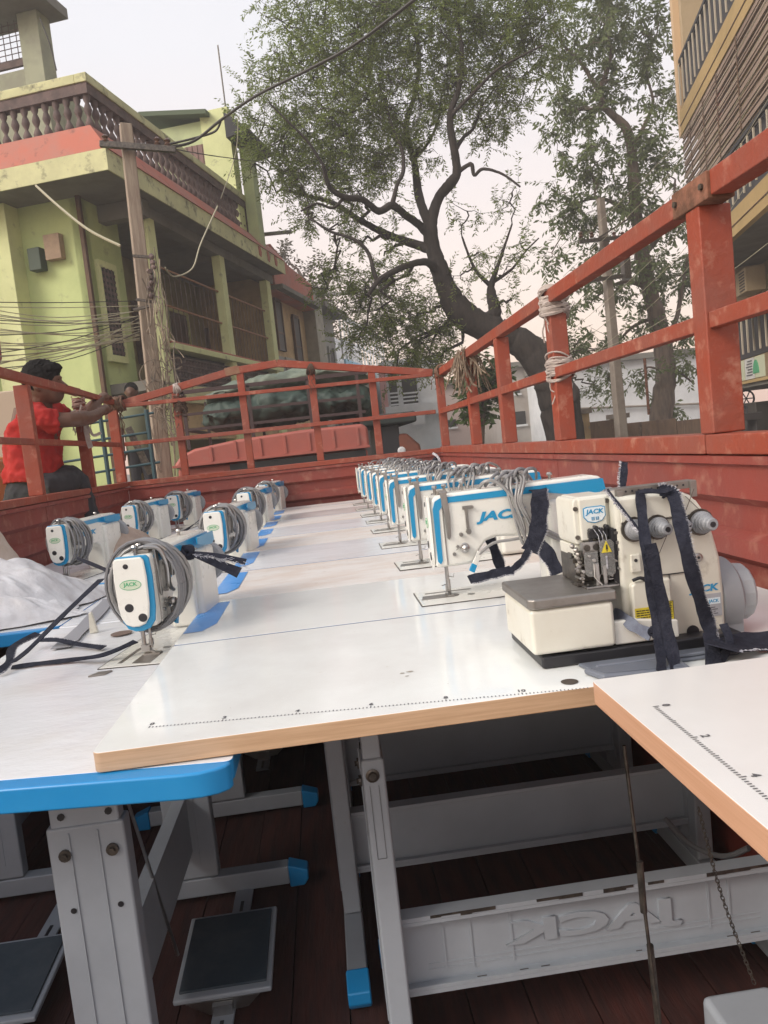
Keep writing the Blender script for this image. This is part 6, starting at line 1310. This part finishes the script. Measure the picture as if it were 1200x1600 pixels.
tree('shrub_tree', 'bright green bush between the second and third right posts', 13.5, [[(752,770,6),(752,690,5),(756,630,3),(750,590,2)]], [(752,590,24,1),(740,620,18,.9),(765,610,18,.8),(748,650,20,.6),(770,575,16,.5)], BARK2, LM4, .14, .4, 20, per=10, tw_len=.35, seed=15)
tree('shrub_tree', 'small dark shrub left of the white shed wall behind the second post', 17.5, [[(880,760,4),(885,640,3),(895,560,2)]], [(885,540,20,.5),(905,530,18,.4),(870,560,14,.4),(925,600,18,.25),(900,610,16,.2)], BARK2, LM2, .12, .3, 16, per=10, tw_len=.5, seed=16)
# ================================================================ THINGS TIED TO THE RAILS
CLOTHW = mat('dirty_white_cloth', (0.48,0.42,0.38), .95, col2=(0.36,0.30,0.27), scale=20, bump=.4, bscale=60)
ROPE = mat('brown_rope', (0.20,0.12,0.08), .95, col2=(0.12,0.07,0.05), scale=30, bump=.4, bscale=90)
STRAW = mat('dry_straw', (0.27,0.21,0.15), .95, col2=(0.14,0.10,0.07), scale=30)
def wrap(label, p, r, m_, seed, hang_=0, cat='rope', hgt=.05, ax=(0,0,1), n=9):
    rg = random.Random(seed); g = G(); c = Vector(p); ax = Vector(ax).normalized(); u = ax.orthogonal().normalized(); v = ax.cross(u)
    for k in range(n*2):
        off = rg.uniform(-hgt/2,hgt/2); tl = rg.uniform(-.7,.7); pts = [c+ax*(off+tl*r*math.cos(a))+ (u*math.cos(a)+v*math.sin(a))*r*rg.uniform(.95,1.25) for a in [j*math.pi/5 for j in range(11)]]; g.tube(smoothpts(pts,2), r*rg.uniform(.06,.17), 5, cap=False)
    for k in range(hang_):
        a = rg.uniform(0,6.28); q = c+(u*math.cos(a)+v*math.sin(a))*r*1.2; pts = [q]
        for j in range(4): q = q+Vector((rg.uniform(-.02,.02),rg.uniform(-.02,.02),-rg.uniform(.01,.05))); pts.append(q)
        g.tube(smoothpts(pts,3), r*.07, 5)
    return tag(g.build('rail_wrap', m_, smooth=70), label, cat, 'cloth and rope tied on the lorry rails')
wrap('brown rope knot at the left front corner of the rails', (XL,YF-.0,2.75), .045, ROPE, 1, 5, hgt=.09, ax=(1,0,.1), n=14)
wrap('tan cloth band round the rising rail, left of its peak', (-.95,YF+.02,2.82), .030, CLOTHW, 2, 1, hgt=.03, ax=(1,0,.2))
wrap('dark rag hanging on the first inner post of the front rail', (-.94,YF+.02,2.70), .036, mat('dark_rag',(0.08,0.05,0.035),.95), 3, 8, hgt=.12)
wrap('dark brown rag tied where the front post meets the peaked rail', (.0,YF+.02,2.86), .034, bpy.data.materials['dark_rag'], 4, 4, hgt=.03, ax=(1,0,0), n=12)
wrap('dirty white cloth tied round the top of the second right post', (XR+.03,2.80,2.72), .043, CLOTHW, 5, 4, hgt=.10)
wrap('dirty white rags bound round the middle of the second right post', (XR+.03,2.80,2.485), .041, CLOTHW, 6, 5, hgt=.06, n=12)
wrap('tan rope round the corner rail joint at the far right', (XR+.02,YF-.2,2.74), .035, ROPE, 7, 3, hgt=.05, ax=(0,1,0))
wrap('shredded pale strips hanging from the second left post', (XL-.03,4.78,2.66), .034, mat('pinkish_rag',(0.42,0.28,0.24),.95,col2=(.3,.18,.15),scale=20), 8, 14, hgt=.16, n=10)
g = G(); rg = random.Random(44); c = Vector((XR+.02,4.42,2.72))
for k in range(90):
    a = rg.uniform(0,6.28); q = c+Vector((.05*math.cos(a),.10*math.sin(a),rg.uniform(-.04,.05))); pts = [q]; dx = rg.uniform(-.03,.03); dy_ = rg.uniform(-.05,.05)
    for j in range(3): q = q+Vector((dx,dy_,-rg.uniform(.01,.085))); pts.append(q)
    g.tube(pts, rg.uniform(.0025,.006), 4)
tag(g.build('straw_bunch', STRAW), 'bunch of dry straw and twine tied on the right rail near the corner', 'straw', 'cloth and rope tied on the lorry rails')
for (pts, w_) in (([(127,632),(122,648),(112,655),(118,676)],.006),([(118,640),(106,650),(110,665)],.005),([(130,650),(138,668),(146,680),(158,676)],.012),([(134,655),(136,680),(142,700)],.02)):
    strip('cloth_strip', 'pale torn strip dangling from the second left post', [ony(x,y,4.70) for x,y in pts], w_*1.4, (0,-1,0), m_=CLOTHW, frayed=0, group='pale torn strips on the second left post', sub=4)
# ================================================================ PEOPLE
SKIN = mat('brown_skin', (0.13,0.062,0.038), .55, col2=(0.11,0.052,0.032), scale=8)
HAIR = mat('black_hair', (0.010,0.009,0.009), .85, bump=.4, bscale=80, spec=.15)
SHIRT = mat('red_shirt', (0.40,0.016,0.012), .9, col2=(0.31,0.013,0.010), scale=5, bump=.25, bscale=16)
TROU = mat('dark_trousers', (0.028,0.027,0.032), .9, bump=.3, bscale=15)
def ell(g, c, r, M_=None, n=14):
    vs = []; fs = []; c = Vector(c)
    for i in range(n+1):
        th = math.pi*i/n
        for j in range(2*n): ph = math.pi*j/n; v = Vector((r[0]*math.sin(th)*math.cos(ph), r[1]*math.sin(th)*math.sin(ph), r[2]*math.cos(th))); vs.append(c+(M_ @ v if M_ else v))
    for i in range(n):
        for j in range(2*n): fs.append((i*2*n+j,i*2*n+(j+1)%(2*n),(i+1)*2*n+(j+1)%(2*n),(i+1)*2*n+j))
    g.add(vs, fs)
def fuse(g, name, m_, parent, vox, sm=6):
    o = g.build(name, m_, parent); r = o.modifiers.new('remesh', 'REMESH'); r.mode = 'VOXEL'; r.voxel_size = vox; r.use_smooth_shade = True
    s = o.modifiers.new('smooth', 'SMOOTH'); s.iterations = sm; s.factor = .5; return o
def hand(g, wr, d, up, s=1.0, curl=.5):
    d = Vector(d).normalized(); up = Vector(up).normalized(); sd_ = d.cross(up).normalized(); wr = Vector(wr)
    g.tube([wr, wr+d*.045*s, wr+d*.085*s], [.026*s,.036*s,.034*s], 8)
    for k in range(4):
        b = wr+d*.080*s+sd_*(k-1.5)*.019*s; L = [.070,.082,.078,.060][k]*s; q = b; dd = d.copy(); pts = [b]
        for j in range(3): q = q+dd*L/3*1.1; pts.append(q); dd = (dd-up*curl).normalized()
        g.tube(smoothpts(pts,2), [.0095*s]*5+[.008*s,.0075*s], 6)
    b = wr+d*.03*s+sd_*-.030*s; g.tube([b, b+(d*.6-sd_*.7).normalized()*.035*s, b+(d*.9-sd_*.5-up*.3).normalized()*.065*s], [.012*s,.0105*s,.008*s], 6)
man = thing('person', 'man in red shirt sitting outside the left rails, hands at the corner rope', 'person', (0,0,0))
Ym = 4.55
def P(px, py, y=Ym): return ony(px, py, y)
bodyg = G()
hc = P(68,599,4.5)
Rm = Matrix.Rotation(-.15, 3, 'Y')
ell(bodyg, hc, (.098,.078,.118), Rm); ell(bodyg, hc+Vector((.045,-.0,-.045)), (.060,.058,.075), Rm)     # skull, jaw
bodyg.tube([hc+Vector((.092,0,.005)), hc+Vector((.120,0,-.028)), hc+Vector((.102,0,-.036))], [.010,.016,.011], 8)  # nose
bodyg.tube([hc+Vector((.092,-.02,-.062)), hc+Vector((.100,0,-.062)), hc+Vector((.092,.02,-.062))], [.007,.010,.007], 6); bodyg.tube([hc+Vector((.088,-.018,-.076)), hc+Vector((.096,0,-.076)), hc+Vector((.088,.018,-.076))], [.007,.010,.007], 6)
bodyg.tube([hc+Vector((.080,-.045,.022)), hc+Vector((.096,0,.024)), hc+Vector((.080,.045,.022))], [.008,.011,.008], 6)
for s_ in (-1,1): ell(bodyg, hc+Vector((-.012,s_*.080,-.015)), (.022,.010,.032))
bodyg.tube([hc+Vector((-.02,0,-.07)), P(66,632,4.52), P(62,645,Ym)], [.055,.055,.07], 12)
sh1 = P(46,648,4.42); el1 = P(106,660,4.45); wr1 = P(146,640,4.85); hd1 = P(176,628,5.35)
el1 = P(118,655,4.45); wr1 = P(160,642,5.05)
sh2 = P(82,645,4.72); el2 = P(130,650,4.95); wr2 = P(158,622,5.25)
bodyg.tube(smoothpts([P(60,645), P(52,690), P(54,740)],3), [.13]*7, 12)
bodyg.tube(smoothpts([sh1, P(84,656,4.40), el1, P(142,652,4.72), wr1],3), [.050,.050,.048,.046,.044,.042,.043,.044,.042,.038,.034,.030,.026], 10)
bodyg.tube(smoothpts([sh2, P(106,652,4.85), el2, P(146,634,5.08), wr2],3), [.050,.050,.048,.046,.044,.042,.043,.044,.042,.038,.034,.030,.026], 10)
hand(bodyg, wr1, (P(183,632,5.45)-wr1), (0,-.4,1), 1.0, .45); hand(bodyg, wr2, (P(176,617,5.5)-wr2), (0,-.3,1), 1.0, .5)
fuse(bodyg, 'body', SKIN, man, .0065, 4)
sg_ = G(); chest = [P(56,752,4.55), P(53,720,4.55), P(50,690,4.55), P(55,662,4.55), P(62,644,4.55)]
def oval(g, pts, rx, ry, n=20):
    vs = []; fs = []; k = len(pts)
    for i, p in enumerate(pts):
        for j in range(n): a = 2*math.pi*j/n; vs.append(p+Vector((rx[i]*math.cos(a), ry[i]*math.sin(a), 0)))
    for i in range(k-1):
        for j in range(n): fs.append((i*n+j,i*n+(j+1)%n,(i+1)*n+(j+1)%n,(i+1)*n+j))
    fs.append(tuple(range(n-1,-1,-1))); fs.append(tuple((k-1)*n+j for j in range(n))); g.add(vs, fs)
oval(sg_, chest, [.165,.150,.145,.140,.075], [.205,.185,.195,.205,.10])
sg_.tube(smoothpts([P(58,652,4.48), sh1, P(70,655,4.38), P(88,657,4.40)],3), [.085,.080,.075,.072,.070,.068,.067,.066,.066,.066], 12)
sg_.tube(smoothpts([P(66,650,4.6), sh2, P(98,651,4.80)],3), [.085,.08,.075,.072,.068,.066,.066], 12)
sg_.tube([P(64,640,4.53), P(66,634,4.52)], [.085,.072], 12)
so = fuse(sg_, 'shirt', SHIRT, man, .010, 4)
tx = bpy.data.textures.new('cloth_folds', 'CLOUDS'); tx.noise_scale = .07; dm = so.modifiers.new('folds', 'DISPLACE'); dm.texture = tx; dm.strength = .05; dm.mid_level = .5; dm.texture_coords = 'GLOBAL'
tg = G(); oval(tg, [P(56,782,4.55), P(56,765,4.55), P(56,745,4.55)], [.17,.165,.145], [.20,.19,.18])
for y_ in (4.38, 4.72):
    kn_p = P(116,754,y_+.25); tg.tube(smoothpts([P(60,768,y_), P(90,761,y_+.1), kn_p, kn_p+Vector((.06,.02,-.42))],3), [.105,.10,.098,.095,.09,.088,.085,.08,.072,.066], 12)
to = fuse(tg, 'trousers', TROU, man, .010, 4); dm = to.modifiers.new('folds', 'DISPLACE'); dm.texture = tx; dm.strength = .03; dm.mid_level = .5; dm.texture_coords = 'GLOBAL'
for y_ in (4.38,4.72):
    a = P(116,754,y_+.25)+Vector((.06,.02,-.42)); g = G(); g.tube([a, a+Vector((0,0,-.09)), a+Vector((.02,0,-.12)), a+Vector((.15,0,-.14))], [.04,.04,.042,.03], 8); fuse(g, 'foot', SKIN, man, .008, 3)
hg = G(); ell(hg, hc+Vector((-.012,0,.030)), (.104,.086,.106), Rm); ell(hg, hc+Vector((.045,0,.072)), (.062,.070,.040), Rm)
for k in range(90):
    a = random.uniform(0,6.28); e_ = random.uniform(.1,1.2); d_ = Vector((math.cos(a)*math.cos(e_), math.sin(a)*math.cos(e_), math.sin(e_))); b_ = hc+Vector((-.008+.09*d_.x,.078*d_.y,.03+.098*d_.z)); hg.tube([b_, b_+d_*.014+Vector((.010,0,.002))], [.007,.0015], 5)

ho = fuse(hg, 'hair', HAIR, man, .0045, 1); tx2 = bpy.data.textures.new('hair_tufts', 'CLOUDS'); tx2.noise_scale = .02; dm = ho.modifiers.new('tufts', 'DISPLACE'); dm.texture = tx2; dm.strength = .016; dm.mid_level = .4; dm.texture_coords = 'GLOBAL'
# what he sits on
gc = thing('goods_carrier', 'lime green and orange goods vehicle at the left edge under the man in red', 'vehicle', (0,0,0))
LIME = mat('lime_paint', (0.35,0.47,0.05), .4, coat=.3); seat_z = P(60,782,4.55).z
g = G(); g.box(-3.4,-1.46,4.05,5.1,.55,seat_z); g.build('load_body', LIME, gc, bevel=.05, seg=3)
g = G(); g.box(-3.8,-2.42,5.13,6.3,.5,2.50); g2_ = G(); zt_ = ony(10,757,4.3).z; g2_.box(-3.3,-1.80,4.06,4.30,seat_z+.002,zt_); g2_.build('load_rim', LIME, gc, bevel=.02); cab_ = g.build('cabin', mat('orange_paint',(0.62,0.17,0.02),.4,coat=.3), gc, bevel=.06, seg=3); g = G(); g.box(-3.6,-2.6,5.115,5.128,1.9,2.3); g.build('rear_window', PANE, cab_)
for x in (-3.3,-1.7):
    for y in (4.4,6.0): piece('wheel', wm_, gc, (x,y,.35), (0,0,0), (.7,.7,.7))
# person on the stairs, only partly visible
p2n = thing('person', 'dark haired person standing on the stairs beside the leaning utility pole', 'person', (0,0,0))
h2 = ony(205,612,11.3); g = G(); ell(g, h2, (.085,.09,.115)); g.tube([h2+Vector((0,0,-.08)), h2+Vector((0,0,-.22))], [.05,.06], 10); g.tube([h2+Vector((.0,-.08,-.02)), h2+Vector((0,-.10,-.03))],[.012,.014],6)
for s_ in (-1,1): g.tube([h2+Vector((s_*.18,0,-.30)), h2+Vector((s_*.22,.0,-.58)), h2+Vector((s_*.20,-.08,-.82))], [.045,.04,.03], 8); hand(g, h2+Vector((s_*.20,-.08,-.82)), (0,-.1,-1), (0,-1,0), .9, .2)
for s_ in (-1,1): ell(g, h2+Vector((s_*.09,0,-.01)), (.012,.02,.03))
g.tube([h2+Vector((0,0,-.2)), h2+Vector((0,0,-.8))], [.09,.12], 10)
for s_ in (-1,1): g.tube([h2+Vector((s_*.08,0,-.8)), h2+Vector((s_*.09,0,-1.2)), h2+Vector((s_*.09,0,-1.58))], [.08,.055,.04], 8); g.tube([h2+Vector((s_*.09,0.03,-1.58)), h2+Vector((s_*.09,-.16,-1.60))], [.04,.03], 8)
fuse(g, 'body', SKIN, p2n, .012, 4)
g = G(); ell(g, h2+Vector((0,.02,.03)), (.098,.10,.11)); fuse(g, 'hair', HAIR, p2n, .012, 2)
g = G(); oval(g, [h2+Vector((0,0,z)) for z in (-.85,-.6,-.35,-.24,-.2)], [.17,.155,.19,.16,.07], [.12,.11,.12,.10,.07]); 
for s_ in (-1,1): g.tube([h2+Vector((s_*.15,0,-.28)), h2+Vector((s_*.21,0,-.50))], [.06,.055], 8)
fuse(g, 'shirt', mat('olive_shirt',(0.16,0.17,0.10),.9), p2n, .014, 3)
g = G(); 
for s_ in (-1,1): g.tube([h2+Vector((s_*.07,0,-.8)), h2+Vector((s_*.09,0,-1.2)), h2+Vector((s_*.09,0,-1.53))], [.10,.075,.065], 8)
fuse(g, 'trousers', TROU, p2n, .014, 3)
g = G(); g.box(h2.x-.5,h2.x+.5,h2.y-.4,h2.y+.45,0,h2.z-1.64); g.build('stair_landing', SOFF, house)
# teal railing at the foot of the stairs
ir = thing('iron_railing', 'dark teal pipe railing in front of the green house behind the man in red', 'railing', (0,0,0)); TEAL = mat('teal_pipe', (0.03,0.075,0.09), .5)
for (a, b) in (((120,665),(240,645)),((110,694),(235,675)),((100,722),(238,700)),((140,740),(250,722))): g = G(); g.cyl(ony(*a,7.3), ony(*b,7.3), .012, n=8); g.build('rail', TEAL, ir)
for x in (155,228): a = ony(x,640,7.3); g = G(); g.cyl((a.x,a.y,0),(a.x,a.y,a.z), .020, n=8); g.build('post', TEAL, ir)
g = G(); a = ony(200,668,7.35); b = ony(236,740,7.35); g.bar(a,b,.03,.06); g.build('brace', DARKM, ir)
g = G(); c = ony(-14,545,9.5); 
for k in range(5): g.tube(smoothpts([c+Vector((-.35+.09*k,0,.25)), c+Vector((-.33+.09*k,.05,.0)), c+Vector((-.37+.09*k,.0,-.28))],3), [.05,.06,.07,.06,.07,.05,.04], 7)
tag(g.build('hanging_cloth', mat('pink_print_cloth',(0.45,0.10,0.10),.9,col2=(.5,.42,.4),scale=9)), 'pink and white cloth hanging at the left edge above the man', 'cloth')
g = G(); a = ony(0,640,9.0); g.box(a.x-2,a.x+.35,9,9.3,0,a.z+.2); tag(g.build('stall_wall', mat('cream_pink_board',(0.50,0.40,0.30),.9), bevel=.02), 'cream board stall at the left edge behind the man', 'stall')

# ================================================================ HAZY EVENING AIR
g = G(); g.box(-60,60,-40,62,-1.0,26.0); hz_ = g.build('haze', []); hm = bpy.data.materials.new('pale_haze'); hm.use_nodes = True; t = hm.node_tree; t.nodes.clear()
ho_ = t.nodes.new('ShaderNodeOutputMaterial'); pv = t.nodes.new('ShaderNodeVolumePrincipled'); pv.inputs['Color'].default_value = (.95,.92,.92,1); pv.inputs['Density'].default_value = 0.0055; t.links.new(pv.outputs[0], ho_.inputs['Volume'])
hz_.data.materials.append(hm); hz_['kind'] = 'stuff'
